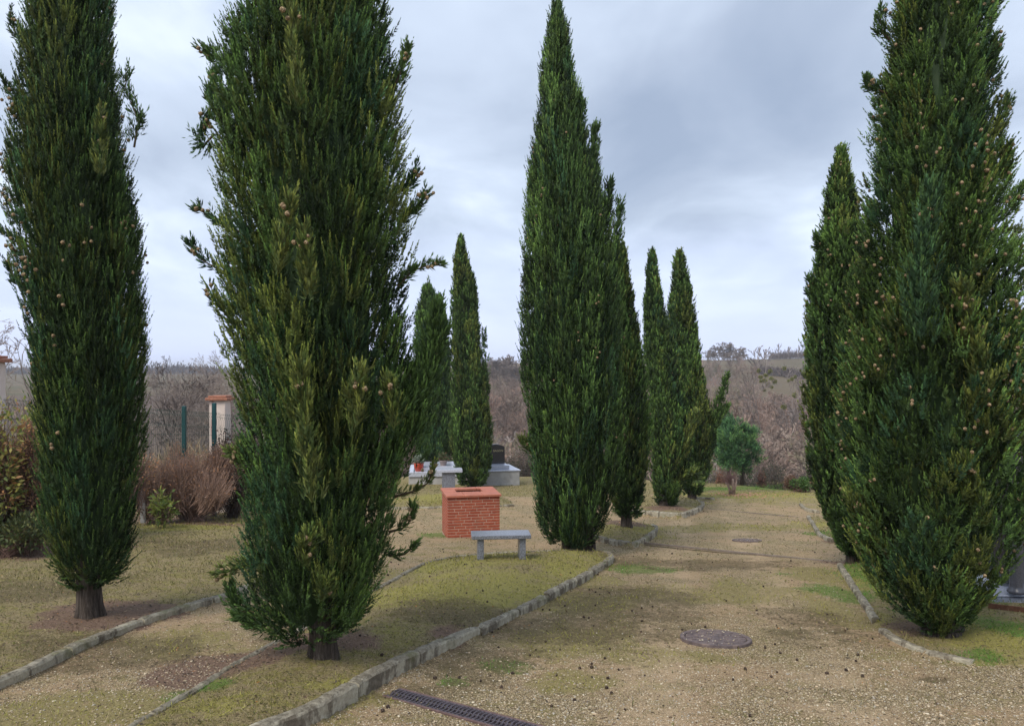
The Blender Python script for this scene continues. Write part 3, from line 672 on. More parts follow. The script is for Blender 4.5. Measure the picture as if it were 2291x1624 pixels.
cypress('dark slender cypress at the left edge with a short bare trunk', T1, (200, 1378), 21,
        dict(inset=.06, nl=230, limbw=.135, limbl=(.6, 1.6), plen=.20, outw=.24, mixw=dict(dark=4.5, mid=4, olive=3, blue=.8, green=1), rough=(.86, 1.02), npl=52, nt=44, ll=.033, lw=.0098, splay=.7),
        trunks=[(200, 52, 0)], ncone=90,
        branches=[([(70, 260), (45, 235), (25, 215), (10, 185)], .06, 60, 14, .05, .012, 'dark', .12, 0),
                  ([(60, 110), (40, 85), (28, 55), (22, 25)], .05, 50, 14, .05, .012, 'dark', .12, 2),
                  ([(60, 560), (40, 540), (15, 525), (2, 520)], .03, 30, 14, .05, .012, 'blue', .09, 2),
                  ([(50, 650), (35, 625), (20, 600), (10, 580)], .04, 40, 14, .05, .012, 'blue', .10, 2),
                  ([(300, 330), (310, 270), (280, 200), (285, 150)], .06, 70, 14, .06, .012, 'mid', .16, 0),
                  ([(225, 400, -.6), (225, 340, -.62), (225, 290, -.64), (228, 250, -.64)], .05, 60, 18, .055, .012, 'gold', .14, 3)])
T11 = [(-480, 2108, 2120), (-350, 2085, 2150), (-150, 2045, 2195), (0, 2012, 2212), (100, 1985, 2215), (200, 1972, 2220), (300, 1960, 2228), (400, 1942, 2240), (500, 1928, 2250), (600, 1918, 2268), (700, 1902, 2285), (800, 1892, 2290), (900, 1880, 2293), (1000, 1878, 2292), (1100, 1890, 2285), (1200, 1908, 2258), (1280, 1938, 2226), (1340, 1972, 2195), (1380, 2012, 2165), (1405, 2060, 2140)]
cypress('large bushy cypress at the right edge, speckled with pale cones', T11, (2110, 1416), 31,
        dict(inset=.022, nl=330, limbw=.155, limbl=(.35, .9), plen=.16, outw=.5, mixw=dict(dark=1.5, mid=4, green=4, blue=2, olive=3.2), rough=(.82, 1.07), npl=46, nt=44, ll=.031, lw=.0105, splay=.95),
        trunks=[(2110, 80, 0)], ncone=100, nrest=430,
        branches=[([(2190, 60), (2215, 40), (2228, 10), (2236, -30)], .06, 80, 14, .055, .013, 'mid', .13, 3),
                  ([(2200, 180), (2218, 160), (2226, 130), (2232, 95)], .05, 60, 14, .05, .013, 'mid', .12, 3),
                  ([(2210, 380), (2240, 385), (2250, 360), (2254, 330)], .05, 60, 14, .05, .013, 'dark', .11, 4),
                  ([(2220, 500), (2255, 480), (2270, 455), (2284, 425)], .05, 70, 14, .05, .013, 'mid', .11, 3),
                  ([(2225, 300), (2240, 270), (2250, 250), (2258, 225)], .05, 50, 14, .05, .013, 'mid', .11, 3),
                  ([(1985, 210), (1960, 200), (1948, 195), (1940, 180)], .05, 50, 14, .05, .013, 'mid', .11, 4),
                  ([(1990, 90), (1975, 75), (1970, 50), (1972, 22)], .05, 50, 14, .05, .013, 'mid', .12, 2),
                  ([(1990, 1250), (1950, 1180), (1925, 1150), (1900, 1115)], .09, 120, 16, .055, .014, 'olive', .14, 4),
                  ([(2060, 760, -.8), (2055, 650, -.82), (2070, 540, -.84), (2085, 430, -.86)], .14, 300, 18, .055, .013, 'blue', .17, 8),
                  ([(2190, 1000, -.6), (2200, 850, -.65), (2170, 730, -.7), (2150, 640, -.75)], .12, 260, 18, .055, .014, 'gold', .15, 10),
                  ([(2180, 1180, -.5), (2190, 1130, -.55), (2170, 1080, -.6), (2160, 1030, -.65)], .10, 160, 18, .055, .014, 'olive', .14, 5)])
T3 = [(22, 1241, 1246), (66, 1229, 1261), (100, 1221, 1272), (180, 1209, 1283), (250, 1209, 1300), (320, 1196, 1318), (400, 1180, 1340), (480, 1174, 1365), (560, 1169, 1380), (650, 1165, 1393), (750, 1158, 1398), (850, 1161, 1400), (950, 1172, 1400), (1050, 1181, 1393), (1120, 1193, 1378), (1180, 1203, 1358), (1215, 1228, 1330)]
cypress('tall pointed cypress between the bench and the gravel path', T3, (1285, 1241), 41,
        dict(nl=340, limbw=.15, limbl=(.7, 1.9), plen=.24, outw=.2, mixw=dict(dark=3, mid=4, green=3, blue=2), rough=(.86, 1.02), npl=42, nt=28, ll=.052, lw=.0155, splay=.65),
        trunks=[(1268, 26, 0), (1292, 24, .05), (1322, 26, -.05)], ncone=60,
        branches=[([(1310, 480), (1325, 410), (1330, 350), (1332, 292)], .14, 150, 16, .09, .02, 'mid', .25, 0),
                  ([(1340, 560), (1352, 500), (1360, 455), (1364, 412)], .12, 120, 16, .09, .02, 'dark', .24, 0),
                  ([(1365, 640), (1376, 560), (1382, 510), (1386, 458)], .11, 120, 16, .09, .02, 'mid', .24, 0),
                  ([(1285, 330), (1293, 290), (1298, 260), (1300, 225)], .08, 80, 16, .08, .02, 'mid', .2, 0),
                  ([(1200, 1020), (1188, 1010), (1180, 1000), (1172, 990)], .09, 60, 16, .08, .02, 'olive', .2, 2)])
MIDB = dict(npl=36, nt=18, ll=.085, lw=.027, plen=.22)
cypress('lower cypress just behind the tall pointed one, trunk showing in the kerbed bed', [(560, 1380, 1392), (650, 1365, 1408), (750, 1355, 1424), (850, 1352, 1444), (950, 1352, 1453), (1050, 1358, 1449), (1110, 1370, 1440), (1155, 1388, 1422)], (1403, 1179), 51,
        dict(nl=170, limbw=.17, limbl=(.5, 1.3), outw=.2, mixw=dict(dark=2, mid=4, green=3, olive=2), rough=(.85, 1.04), **MIDB), trunks=[(1403, 26, 0)], ncone=14)
cypress('cypress with a split top, left of two pointed ones behind the tall cypress', [(572, 1459, 1463), (600, 1451, 1468), (650, 1444, 1477), (720, 1441, 1490), (800, 1440, 1515), (900, 1450, 1535), (1000, 1452, 1545), (1060, 1454, 1540), (1100, 1462, 1525), (1130, 1477, 1503)], (1485, 1148), 61,
        dict(nl=190, limbw=.17, limbl=(.6, 1.5), outw=.16, mixw=dict(dark=3, mid=4, green=3, blue=1, olive=1), rough=(.85, 1.03), **MIDB), trunks=[(1485, 20, 0)], ncone=10,
        branches=[([(1490, 850), (1500, 780), (1503, 730), (1501, 690)], .16, 110, 14, .11, .03, 'blue', .28, 0),
                  ([(1500, 1060, -.3), (1530, 1000, -.4), (1548, 950, -.4), (1556, 925, -.4)], .22, 190, 15, .11, .03, 'gold', .26, 0),
                  ([(1515, 1080, -.3), (1540, 1060, -.4), (1552, 1060, -.4), (1560, 1075, -.4)], .14, 80, 15, .11, .03, 'olive', .2, 0)])
cypress('pointed cypress with two loose branches reaching out to the right', [(572, 1518, 1522), (600, 1511, 1531), (650, 1504, 1544), (700, 1497, 1553), (800, 1500, 1564), (900, 1510, 1583), (950, 1515, 1594), (1000, 1520, 1600), (1060, 1524, 1590), (1105, 1535, 1560)], (1548, 1121), 71,
        dict(nl=190, limbw=.19, limbl=(.6, 1.5), outw=.24, mixw=dict(dark=2, mid=4, green=2, olive=3), rough=(.83, 1.04), npl=34, nt=17, ll=.10, lw=.032, plen=.24), trunks=[(1548, 20, 0)], ncone=8,
        branches=[([(1580, 1000), (1595, 950), (1612, 890), (1627, 842)], .17, 170, 14, .12, .034, 'green', .26, 0),
                  ([(1580, 1000), (1595, 960), (1612, 935), (1628, 912)], .13, 110, 14, .12, .034, 'green', .22, 0)])
cypress('narrow cypress standing behind the brick well, before the graves', [(537, 1029, 1032), (580, 1019, 1044), (650, 1011, 1066), (700, 1009, 1070), (780, 1007, 1074), (850, 1004, 1092), (950, 1004, 1105), (1000, 1005, 1104), (1050, 1016, 1098), (1085, 1032, 1082)], (1056, 1091), 81,
        dict(nl=200, limbw=.19, limbl=(.6, 1.6), outw=.2, mixw=dict(dark=2, mid=4, green=3, olive=2.5), rough=(.85, 1.04), npl=34, nt=17, ll=.105, lw=.034, plen=.25), trunks=[(1056, 18, 0)],
        branches=[([(1080, 950), (1086, 870), (1085, 800), (1083, 742)], .16, 120, 14, .12, .034, 'green', .28, 0)])
cypress('wispy pale-topped cypress, half hidden by the big cypress full of cones', [(650, 950, 962), (700, 936, 985), (800, 925, 1000), (900, 925, 1000), (1000, 930, 995), (1045, 945, 985)], (962, 1066), 91,
        dict(nl=220, limbw=.2, limbl=(.6, 1.6), outw=.25, mixw=dict(green=3, mid=3, blue=3), rough=(.85, 1.08), npl=20, nt=13, ll=.16, lw=.036, plen=.34), d=31.5,
        branches=[([(955, 760), (956, 700), (956, 665), (957, 630)], .2, 60, 12, .13, .028, 'olive', .3, 0)])
cypress('narrow cypress with two low spires left of the one behind the brick well', [(672, 979, 983), (720, 965, 995), (800, 955, 1004), (900, 955, 1010), (1000, 955, 1012), (1040, 970, 1000)], (986, 1066), 101,
        dict(nl=220, limbw=.2, limbl=(.6, 1.6), outw=.18, mixw=dict(green=2, mid=4, dark=2), rough=(.85, 1.05), npl=20, nt=13, ll=.16, lw=.040, plen=.32), d=32.5,
        branches=[([(1000, 850), (1002, 800), (1001, 755), (1000, 718)], .16, 60, 12, .13, .034, 'mid', .3, 0)])
cypress('cypress half hidden behind the bushy one at the right edge', [(350, 1878, 1883), (400, 1866, 1895), (450, 1854, 1908), (550, 1841, 1930), (650, 1815, 1955), (700, 1810, 1970), (800, 1805, 1985), (900, 1803, 1995), (1000, 1809, 2000), (1100, 1824, 1992), (1150, 1842, 1985), (1200, 1865, 1970), (1240, 1885, 1950)], (1925, 1259), 111,
        dict(nl=280, limbw=.15, limbl=(.5, 1.2), outw=.3, mixw=dict(dark=3, mid=4, green=3, olive=1.5), rough=(.82, 1.05), npl=36, nt=24, ll=.060, lw=.0185, plen=.18, splay=.8), trunks=[(1905, 22, 0), (1935, 30, .05)], ncone=60, nrest=60,
        branches=[([(1868, 560), (1850, 545), (1840, 560), (1830, 530)], .1, 70, 14, .08, .02, 'mid', .16, 2),
                  ([(1850, 700), (1830, 680), (1815, 660), (1812, 625)], .1, 80, 14, .08, .02, 'mid', .16, 2)])

# ------------------------------------------------------------------ granite bench, table, brick well
m = M('grey_granite', .28, .5); v = m.voro(140, vec=m.obj); a_ = m.n('ShaderNodeSeparateColor'); m.put(a_.inputs[0], v['Color'])
c = m.ramp(a_.outputs[0], [(0, (.04, .045, .06)), (.35, (.10, .11, .135)), (.7, (.19, .20, .235)), (1, (.34, .35, .40))]); m.col(m.mix(.25, c, m.ramp(m.noise(6, 5, .6, vec=m.obj), [(.3, (.15, .16, .19)), (.7, (.28, .29, .32))]))); MAT_GRAN = m.m
m = M('polished_pale_granite', .22, .5); v = m.voro(90, vec=m.obj); a_ = m.n('ShaderNodeSeparateColor'); m.put(a_.inputs[0], v['Color']); m.col(m.ramp(a_.outputs[0], [(0, (.32, .34, .41)), (1, (.56, .58, .66))])); MAT_PALEG = m.m
MAT_DARKG = simple('polished_dark_granite', (.035, .037, .045), .2, .3, 60, .5)
def gnd_at(px, py, h0=0):
    x0, y0 = hit(px, py, 0)
    for _ in range(14): x0, y0 = hit(px, py, H(x0, y0) - float(g1(y0)))
    return x0, y0
x1, d1 = gnd_at(1073, 1253); x2, d2 = gnd_at(1168, 1247)
rz = .085; bd = (d1 + d2) / 2 - .1
ztop = EYE - (1197.5 - HY) / F * bd; bx = (1119.8 - CX) / F * bd
bench = empty('bench', (bx, bd + .17, H(bx, bd + .17)), 'low grey speckled granite bench on two upright slabs, on the rim of the mossy bed', 'bench', rz=rz)
zt = ztop - bench.location.z; wB = 133.5 / F * bd
MB().box((0, 0, zt - .026), (wB, .36, .052), bev=.006).build('seat', MAT_GRAN, bench)
for px in (1073.4, 1167.7):
    lx = (px - 1119.8) / F * bd
    wx = bx + lx; zb = min(H(wx, bd + .05), H(wx, bd + .25)) - .04 - bench.location.z; h = zt - .052 - zb
    MB().box((lx, 0, zb + h / 2), (14.2 / F * bd, .28, h), bev=.005).build('leg', MAT_GRAN, bench)
td = 21.0; tz = EYE - (1050.5 - HY) / F * td; tx_ = (1004 - CX) / F * td
table = empty('stone_table', (tx_, td, H(tx_, td)), 'tall grey granite table on one slab leg, just behind the brick well', 'table', rz=.12)
zt = tz - table.location.z
MB().box((0, .2, zt - .04), (.75, .42, .085), bev=.008).build('tabletop', MAT_PALEG, table)
MB().box((0, .2, (zt - .085) / 2 - .03), (.35, .30, zt - .025), bev=.008).build('leg', MAT_GRAN, table)

fx, fd = hit(1001.6, 1203.5); fz = EYE - (1203.5 - HY) / F * fd
rzw = .20; Wd, Dp, Ht = 1.03, .98, .80
ztopw = EYE - (1113.5 - HY) / F * fd; Ht = ztopw - fz
cxw = fx + math.cos(rzw) * Wd / 2 - math.sin(rzw) * Dp / 2; cyw = fd + math.sin(rzw) * Wd / 2 + math.cos(rzw) * Dp / 2
well = empty('brick_well', (cxw, cyw, fz), 'square red brick planter box with a tiled cap and a hole in its top', 'planter', rz=rzw)
m = M('red_brick', .85, .2); v = m.voro(7.3, vec=m.obj); a_ = m.n('ShaderNodeSeparateColor'); m.put(a_.inputs[0], v['Color'])
c = m.ramp(m.noise(22, 5, .7, vec=m.obj), [(.3, (.28, .066, .036)), (.7, (.45, .125, .07))]); c = m.mix(m.math('MULTIPLY', a_.outputs[0], .6), c, (.24, .05, .03)); c = m.mix(m.math('MULTIPLY', m.step(m.noise(5, 5, .7, vec=m.obj), .52, .66), .35), c, (.20, .11, .07)); m.col(c); m.bump(m.noise(60, 4, .7, vec=m.obj), .4, .006); MAT_BRICK = m.m
MAT_MORT = simple('pink_mortar', (.44, .30, .235), .95, .2, 30, .1)
MAT_TILE = simple('terracotta_tile', (.42, .15, .095), .6, .18, 9, .3, .2)
b = MB(); bh = Ht / 14.0; jt = .011; bl = .22
for side in range(4):
    Ls = Wd if side % 2 == 0 else Dp; off = (Dp if side % 2 == 0 else Wd) / 2
    for rrow in range(15):
        x = -Ls / 2 - (0 if rrow % 2 else bl / 2) + (rrow % 3) * .03; z = (rrow - .5) * bh
        while x < Ls / 2:
            a0 = max(x, -Ls / 2); a1 = min(x + bl - jt, Ls / 2)
            if a1 - a0 > .02:
                o_ = off - .05 + random.uniform(-.0015, .0015); mx_ = (a0 + a1) / 2; wz = bh - jt
                c_ = {0: (mx_, -o_), 1: (o_, mx_), 2: (-mx_, o_), 3: (-o_, -mx_)}[side]
                if z + wz / 2 < Ht - .002: b.box((c_[0], c_[1], z), ((a1 - a0), .10, wz) if side % 2 == 0 else (.10, (a1 - a0), wz), bev=.004)
            x += bl
b.build('wall', MAT_BRICK, well)
b = MB(); tkw = .085
for (x, y, sx_, sy_) in ((0, -Dp / 2 + .004 + tkw / 2, Wd - .008, tkw), (0, Dp / 2 - .004 - tkw / 2, Wd - .008, tkw), (-Wd / 2 + .004 + tkw / 2, 0, tkw, Dp - .01 - 2 * tkw), (Wd / 2 - .004 - tkw / 2, 0, tkw, Dp - .01 - 2 * tkw)):
    b.box((x, y, Ht / 2 - .06), (sx_, sy_, Ht + .10))
b.build('mortar', MAT_MORT, well)
b = MB(); ov = .035; X0, X1, Y0, Y1 = -Wd / 2 - ov, Wd / 2 + ov, -Dp / 2 - ov, Dp / 2 + ov; hx0, hx1, hy0, hy1 = -.28, .25, -.06, .32
def tiles(x0, x1, y0, y1, nx_, ny_):
    for i in range(nx_):
        for j in range(ny_):
            a0 = x0 + (x1 - x0) * i / nx_; a1 = x0 + (x1 - x0) * (i + 1) / nx_; c0 = y0 + (y1 - y0) * j / ny_; c1 = y0 + (y1 - y0) * (j + 1) / ny_
            b.box(((a0 + a1) / 2, (c0 + c1) / 2, Ht + .02 + random.uniform(-.001, .001)), (a1 - a0 - .006, c1 - c0 - .006, .042), bev=.004)
tiles(X0, X1, Y0, hy0, 3, 1); tiles(X0, X1, hy1, Y1, 3, 1); tiles(X0, hx0, hy0, hy1, 1, 1); tiles(hx1, X1, hy0, hy1, 1, 1)
b.build('cap', MAT_TILE, well)
MB().box((0, 0, Ht * .2), (Wd - .18, Dp - .18, .02)).build('soil', simple('planter_soil', (.12, .08, .055), 1, .4, 30), well)

# ------------------------------------------------------------------ manhole covers and drain channels
m = M('rusty_cast_iron', .75, .35); m.col(m.ramp(m.noise(14, 6, .7), [(.3, (.07, .055, .06)), (.55, (.15, .115, .11)), (.75, (.27, .20, .16))])); m.bump(m.noise(40, 4, .7), .4, .006); MAT_IRON = m.m
def manhole(px, py, hw, label):
    x0, d0 = hit(px, py); r0 = hw / F * d0; z0 = H(x0, d0) + .012; sl_ = float(g1(d0 + .5) - g1(d0 - .5))
    t = empty('manhole_cover', (x0, d0, z0), label, 'manhole cover'); t.rotation_euler = (math.atan(sl_), 0, random.uniform(-.3, .3))
    MB().lathe([(r0, -.03), (r0, .004), (r0 - .004, .008), (r0 - .035, .008), (r0 - .04, .003), (r0 - .042, -.03)], n=48).build('frame', MAT_IRON, t)
    b = MB().lathe([(r0 - .048, -.03), (r0 - .048, .002), (r0 - .052, .005), (.10, .005), (.01, .005)], n=48)
    for ring_r, n_ in ((r0 * .75, 20), (r0 * .55, 14), (r0 * .32, 8)):
        for k in range(n_):
            a = 2 * math.pi * k / n_ + ring_r * 9; b.box((ring_r * math.cos(a), ring_r * math.sin(a), .0068), (r0 * .15, .016, .008), rz=a, bev=.002)
    b.build('lid', MAT_IRON, t)
    # grit lying on the lid
    g = MB()
    for _ in range(55):
        a = random.uniform(0, 6.28); q = r0 * math.sqrt(random.random()) * 1.0; s_ = random.uniform(.004, .011)
        g.box((q * math.cos(a), q * math.sin(a), .008 + s_ * .4), (s_ * 1.5, s_, s_ * .8), rz=a * 3, bev=s_ * .3)
    tag(g.build('grit', MAT_STONE, t), kind='stuff')
m = M('pale_gravel_stone', .9, .2); v = m.voro(31); a_ = m.n('ShaderNodeSeparateColor'); m.put(a_.inputs[0], v['Color']); m.col(m.ramp(a_.outputs[0], [(0, (.22, .17, .11)), (.4, (.42, .35, .25)), (.8, (.62, .55, .42)), (1, (.45, .44, .42))])); MAT_STONE = m.m
manhole(1601, 1430, 78, 'round rusty iron manhole cover in the gravel path, the nearer one strewn with grit')
manhole(1671, 1209, 32, 'small round iron manhole cover farther down the path, seen as a thin dark strip')
MAT_GRATE = simple('dark_cast_grate', (.075, .062, .075), .55, .35, 20, .5, .2)
def drain(pa, pb, width, label, detailed):
    a = np.array(hit(*pa)); b_ = np.array(hit(*pb)); L_ = float(np.hypot(*(b_ - a))); ang = math.atan2(b_[1] - a[1], b_[0] - a[0])
    za = H(*a) + (.010 if detailed else .004); zb = H(*b_) + (.010 if detailed else .004)
    t = empty('drain_grate', (a[0], a[1], za), label, 'drain grate'); t.rotation_euler = (0, -math.atan2(zb - za, L_), ang)
    fr = MB(); fr.box((L_ / 2, width / 2 - .008, -.012), (L_, .016, .03), bev=.002); fr.box((L_ / 2, -width / 2 + .008, -.012), (L_, .016, .03), bev=.002)
    fr.build('frame', simple('rusty_rim', (.13, .085, .08), .8, .3, 25) if detailed else simple('dusty_rim', (.19, .155, .13), .9), t)
    MB().box((L_ / 2, 0, -.045), (L_, width - .03, .006)).build('channel', simple('dark_channel', (.02, .018, .016), .9), t)
    g = MB(); n = int(L_ / .034)
    if detailed:
        inner = width - .036
        for sgn in (-1, 0, 1):
            g.box((L_ / 2, sgn * inner / 2 * .96, -.006), (L_, .010 if sgn else .006, .014))
        for i in range(n):
            x = (i + .5) * L_ / n; P = [(x + .014 * math.sin(2 * math.pi * u), (u - .5) * inner) for u in np.linspace(0, 1, 9)]
            for (p, q) in zip(P[:-1], P[1:]):
                dx, dy = q[0] - p[0], q[1] - p[1]; g.box(((p[0] + q[0]) / 2, (p[1] + q[1]) / 2, -.005), (math.hypot(dx, dy) + .006, .013, .012), rz=math.atan2(dy, dx))
    else:
        for i in range(int(L_ / .05)): g.box(((i + .5) * .05, 0, -.006), (.026, width - .034, .012))
    g.build('grate', MAT_GRATE if detailed else simple('dusty_grate', (.17, .14, .125), .8), t)
drain((876, 1544), (1320, 1672), .17, 'dark wavy-slotted drain grate crossing the gravel in the near foreground', True)
drain((1440, 1219), (1862, 1256), .04, 'thin dark drain strip crossing the path beyond the tall pointed cypress', False)
drain((1585, 1138), (1790, 1155), .03, 'faint far drain strip crossing the path before the lawn', False)

# ------------------------------------------------------------------ graves behind the well
def bx_at(b, x0, x1, d0, d1, z0, z1, bev=.01): b.box(((x0 + x1) / 2, (d0 + d1) / 2, (z0 + z1) / 2), (x1 - x0, d1 - d0, z1 - z0), bev=bev); return b
def Xp(px, d): return (px - CX) / F * d
def Zp(py, d): return EYE - (py - HY) / F * d
MAT_CONC = simple('raw_concrete', (.38, .37, .36), .9, .22, 4, .15, .3)
gd = 29.0; gg = empty('low_tomb', (Xp(985, gd), gd, H(Xp(985, gd), gd)), 'low grey polished tomb slab with stepped edges, carrying two flower pots', 'tomb', rz=.10)
ox, oy, oz = gg.location
bx_at(MB(), Xp(915, gd) - ox, Xp(1050, gd) - ox, 0, 2.2, -.15, Zp(1066, gd) - oz).build('base', MAT_CONC, gg)
bx_at(MB(), Xp(917, gd) - ox - .03, Xp(1052, gd) - ox, -.05, 2.25, Zp(1066, gd) - oz + .001, Zp(1055, gd) - oz).build('step', MAT_PALEG, gg)
bx_at(MB(), Xp(944, gd) - ox, Xp(1050, gd) - ox, .25, 2.1, Zp(1055, gd) - oz + .001, Zp(1047, gd) - oz).build('slab', MAT_PALEG, gg)
gd2 = 28.5; g2 = empty('tomb', (Xp(1120, gd2), gd2, H(Xp(1120, gd2), gd2)), 'grey tomb on a rough concrete plinth with a black gold-lettered headstone', 'tomb', rz=.25)
ox, oy, oz = g2.location
bx_at(MB(), -.95, Xp(1164, gd2) - ox, 0, 1.7, -.2, Zp(1055, gd2) - oz, .015).build('plinth', MAT_CONC, g2)
bx_at(MB(), -1.0, Xp(1166, gd2) - ox, -.04, 1.74, Zp(1055, gd2) - oz + .002, Zp(1052, gd2) - oz).build('ledge', MAT_PALEG, g2)
bx_at(MB(), -1.0, Xp(1137, gd2) - ox + .12, .25, 1.6, Zp(1052, gd2) - oz + .002, Zp(1043, gd2) - oz).build('slab', MAT_PALEG, g2)
hd = gd2 + .9; hs = MB(); z0 = Zp(1043, gd2) - oz + .002; hx1_ = Xp(1127, hd) - ox + .24; hx0_ = hx1_ - .72; ht = .66
n_ = 12; outl = [(hx0_, 0), (hx1_, 0)] + [(hx1_ + (hx0_ - hx1_) * i / n_, ht - .02 + .10 * math.sin(math.pi * i / n_) ** .8) for i in range(n_ + 1)]
V_ = [(x, .78, z0 + z) for x, z in outl] + [(x, .92, z0 + z) for x, z in outl]; k = len(outl)
hs.add(V_, [tuple(range(k)), tuple(range(k, 2 * k))[::-1]] + [(i, k + i, k + (i + 1) % k, (i + 1) % k) for i in range(k)]); hst = hs.build('headstone', MAT_DARKG, g2)
tcv = bpy.data.curves.new('lettering', 'FONT'); tcv.body = 'ER  BAGON'; tcv.size = .11; tcv.extrude = .003; tcv.align_x = 'RIGHT'
to = bpy.data.objects.new('tmp', tcv); C.objects.link(to); bpy.context.view_layer.update(); dg = bpy.context.evaluated_depsgraph_get()
tm = bpy.data.meshes.new_from_object(to.evaluated_get(dg)); bpy.data.objects.remove(to); tm.materials.clear()
lo = link('lettering', tm, simple('gold_leaf_letters', (.55, .47, .28), .5), g2, (hx1_ - .06, .775, z0 + ht - .20)); lo.rotation_euler = (math.radians(90), 0, 0)

def leafset(P, D, r, ln, wd, col):
    n = len(P); nr = unit(np.cross(D, unit(r.normal(size=(n, 3))))); V, Fq = kites(P, D, nr, ln * r.uniform(.6, 1.3, n), wd * .5 * r.uniform(.7, 1.2, n)); return V, Fq, col
def merge(parts):
    o = 0; a, b, c = [], [], []
    for V, Fq, cc in parts: a.append(V); b.append(Fq + o); c.append(cc); o += len(V)
    return np.vstack(a), np.vstack(b), np.vstack(c)
def prisms(A, B, ra, rb, col):
    """three-sided tapered twigs from A to B"""
    n = len(A); T = unit(B - A); u = unit(np.cross(T, np.array([.31, .87, .38]))); v = np.cross(T, u); Vs = []
    for P, rr in ((A, ra), (B, rb)):
        for k in range(3):
            t = 2 * math.pi * k / 3; Vs.append(P + (u * math.cos(t) + v * math.sin(t)) * rr[:, None])
    V = np.stack(Vs, 1).reshape(-1, 3); o = np.arange(n)[:, None] * 6; Fq = np.concatenate([np.concatenate([o + k, o + (k + 1) % 3, o + 3 + (k + 1) % 3, o + 3 + k], 1) for k in range(3)], 0)
    return V.astype(np.float32), Fq.astype(np.int32), np.tile(col, (3, 1)) if np.ndim(col) == 2 else np.tile(np.array(col), (3 * n, 1))
MAT_LEAF = leafmat('shrub_leaves', .3, .55, .3); MAT_TWIG = leafmat('bare_twigs', 0.0, .9, .1)
def cols(r, n, lst): return np.array([c for c in lst])[r.integers(0, len(lst), n)] * r.uniform(.7, 1.25, (n, 1))

# flower pots on the tomb
def pot(px, pyb, d, rr, h, mat, name, label, leaf, fluted, seed, seg=24):
    t = empty(name, (Xp(px, d), d, Zp(pyb, d)), label, 'flower pot'); r = np.random.default_rng(seed)
    prof = [(rr * .62, .012), (rr * .72, .03), (rr * .98, h * .55), (rr, h * .8), (rr * .97, h * .86), (rr * 1.06, h * .9), (rr * 1.06, h), (rr * .94, h), (rr * .9, h * .85)] if not fluted else [(rr * .68, .012), (rr * .74, h * .3), (rr * .86, h * .7), (rr * .92, h * .74), (rr, h * .8), (rr * 1.05, h), (rr * .95, h), (rr * .9, h * .85)]
    MB().lathe(prof, n=seg).build('pot', mat, t, smooth=True); MB().lathe([(rr * .85, 0), (rr * .98, .02), (rr * .9, .022), (rr * .6, .011)], n=seg).build('saucer', mat, t)
    MB().lathe([(rr * .93, h * .8), (rr * .93, h * .86)], n=seg).build('soil', simple('pot_soil', (.06, .045, .03)), t)
    n = 240; a = r.uniform(0, 6.28, n); e = r.uniform(.1, 1.3, n); q = r.uniform(.1, 1, n) ** .6 * rr * 1.6
    D = np.stack([np.cos(a) * np.cos(e), np.sin(a) * np.cos(e), np.sin(e)], 1); P = D * q[:, None] * np.array([.8, .8, 1]) + np.array([0, 0, h])
    V, Fq, cc = merge([leafset(P, unit(D + r.normal(0, .5, (n, 3))), r, .10, .045, cols(r, n, leaf)), prisms(np.tile([0, 0, h * .8], (30, 1)), P[:30], np.full(30, .006), np.full(30, .003), (.12, .09, .05))])
    link('plant', arr_mesh('plant', V, Fq, cc), MAT_LEAF, t)
pot(937, 1055.5, 29.2, .185, .34, simple('red_glazed_clay', (.42, .055, .03), .25, .15, 8, .5), 'flower_pot', 'glossy red flower pot with a grey-green plant on the low tomb', [(.20, .25, .18), (.28, .32, .25), (.10, .15, .09)], False, 1)
pot(992, 1046.5, 29.8, .155, .30, simple('grey_brown_clay', (.26, .21, .20), .8, .2, 10), 'flower_pot', 'grey-brown clay flower pot with a frilled rim on the low tomb', [(.08, .12, .05), (.16, .10, .06), (.12, .14, .06)], True, 2)

# ------------------------------------------------------------------ dark tomb chapel at the right edge
_, rd = gnd_at(2274, 1341); rx = Xp(2274, rd); rzb = Zp(1337, rd)
MAT_DGRAN = simple('dark_grey_granite', (.075, .075, .09), .3, .35, 90, .5)
ch = empty('tomb_chapel', (rx, rd, rzb), 'dark granite tomb with a round column, cut by the right edge of the view', 'tomb')
MB().box((.75, .58, -.12), (2.15, 1.5, .25), bev=.01).build('base', MAT_GRAN, ch)
MB().box((.72, .66, .018), (1.95, 1.3, .018), bev=.004).build('slab', MAT_PALEG, ch)
MB().box((-.13, 1.10, .20), (.22, .12, .30), bev=.01).build('kerbstone', MAT_PALEG, ch)
hcol = Zp(985, rd) - rzb
MB().lathe([(.085, .054), (.092, .07), (.085, .09), (.072, .10), (.066, .13), (.066, hcol - .10), (.075, hcol - .07), (.088, hcol - .04), (.088, hcol)], c=(.0, 0, 0), n=28).build('column', MAT_DGRAN, ch, smooth=True)
MB().lathe([(.085, .054), (.092, .07), (.085, .09), (.072, .10), (.066, .13), (.066, hcol - .10), (.075, hcol - .07), (.088, hcol - .04), (.088, hcol)], c=(1.3, 0, 0), n=28).build('column', MAT_DGRAN, ch, smooth=True)
MB().box((.75, .40, hcol + .06), (1.55, 1.05, .11), bev=.01).build('roof', MAT_PALEG, ch)
MB().box((.80, .55, hcol / 2 + .03), (1.45, .5, hcol - .07), bev=.01).build('wall', MAT_DARKG, ch)
eA = np.array(gnd_at(2212, 1360)); eB = np.array(gnd_at(2420, 1384)); ed = MB(); Le = float(np.hypot(*(eB - eA)))
for i in range(12):
    p = eA + (eB - eA) * (i + .5) / 12; ed.box((p[0], p[1], H(*p) + .02), (Le / 12 + .01, .012, .06), rz=math.atan2(*(eB - eA)[::-1]))
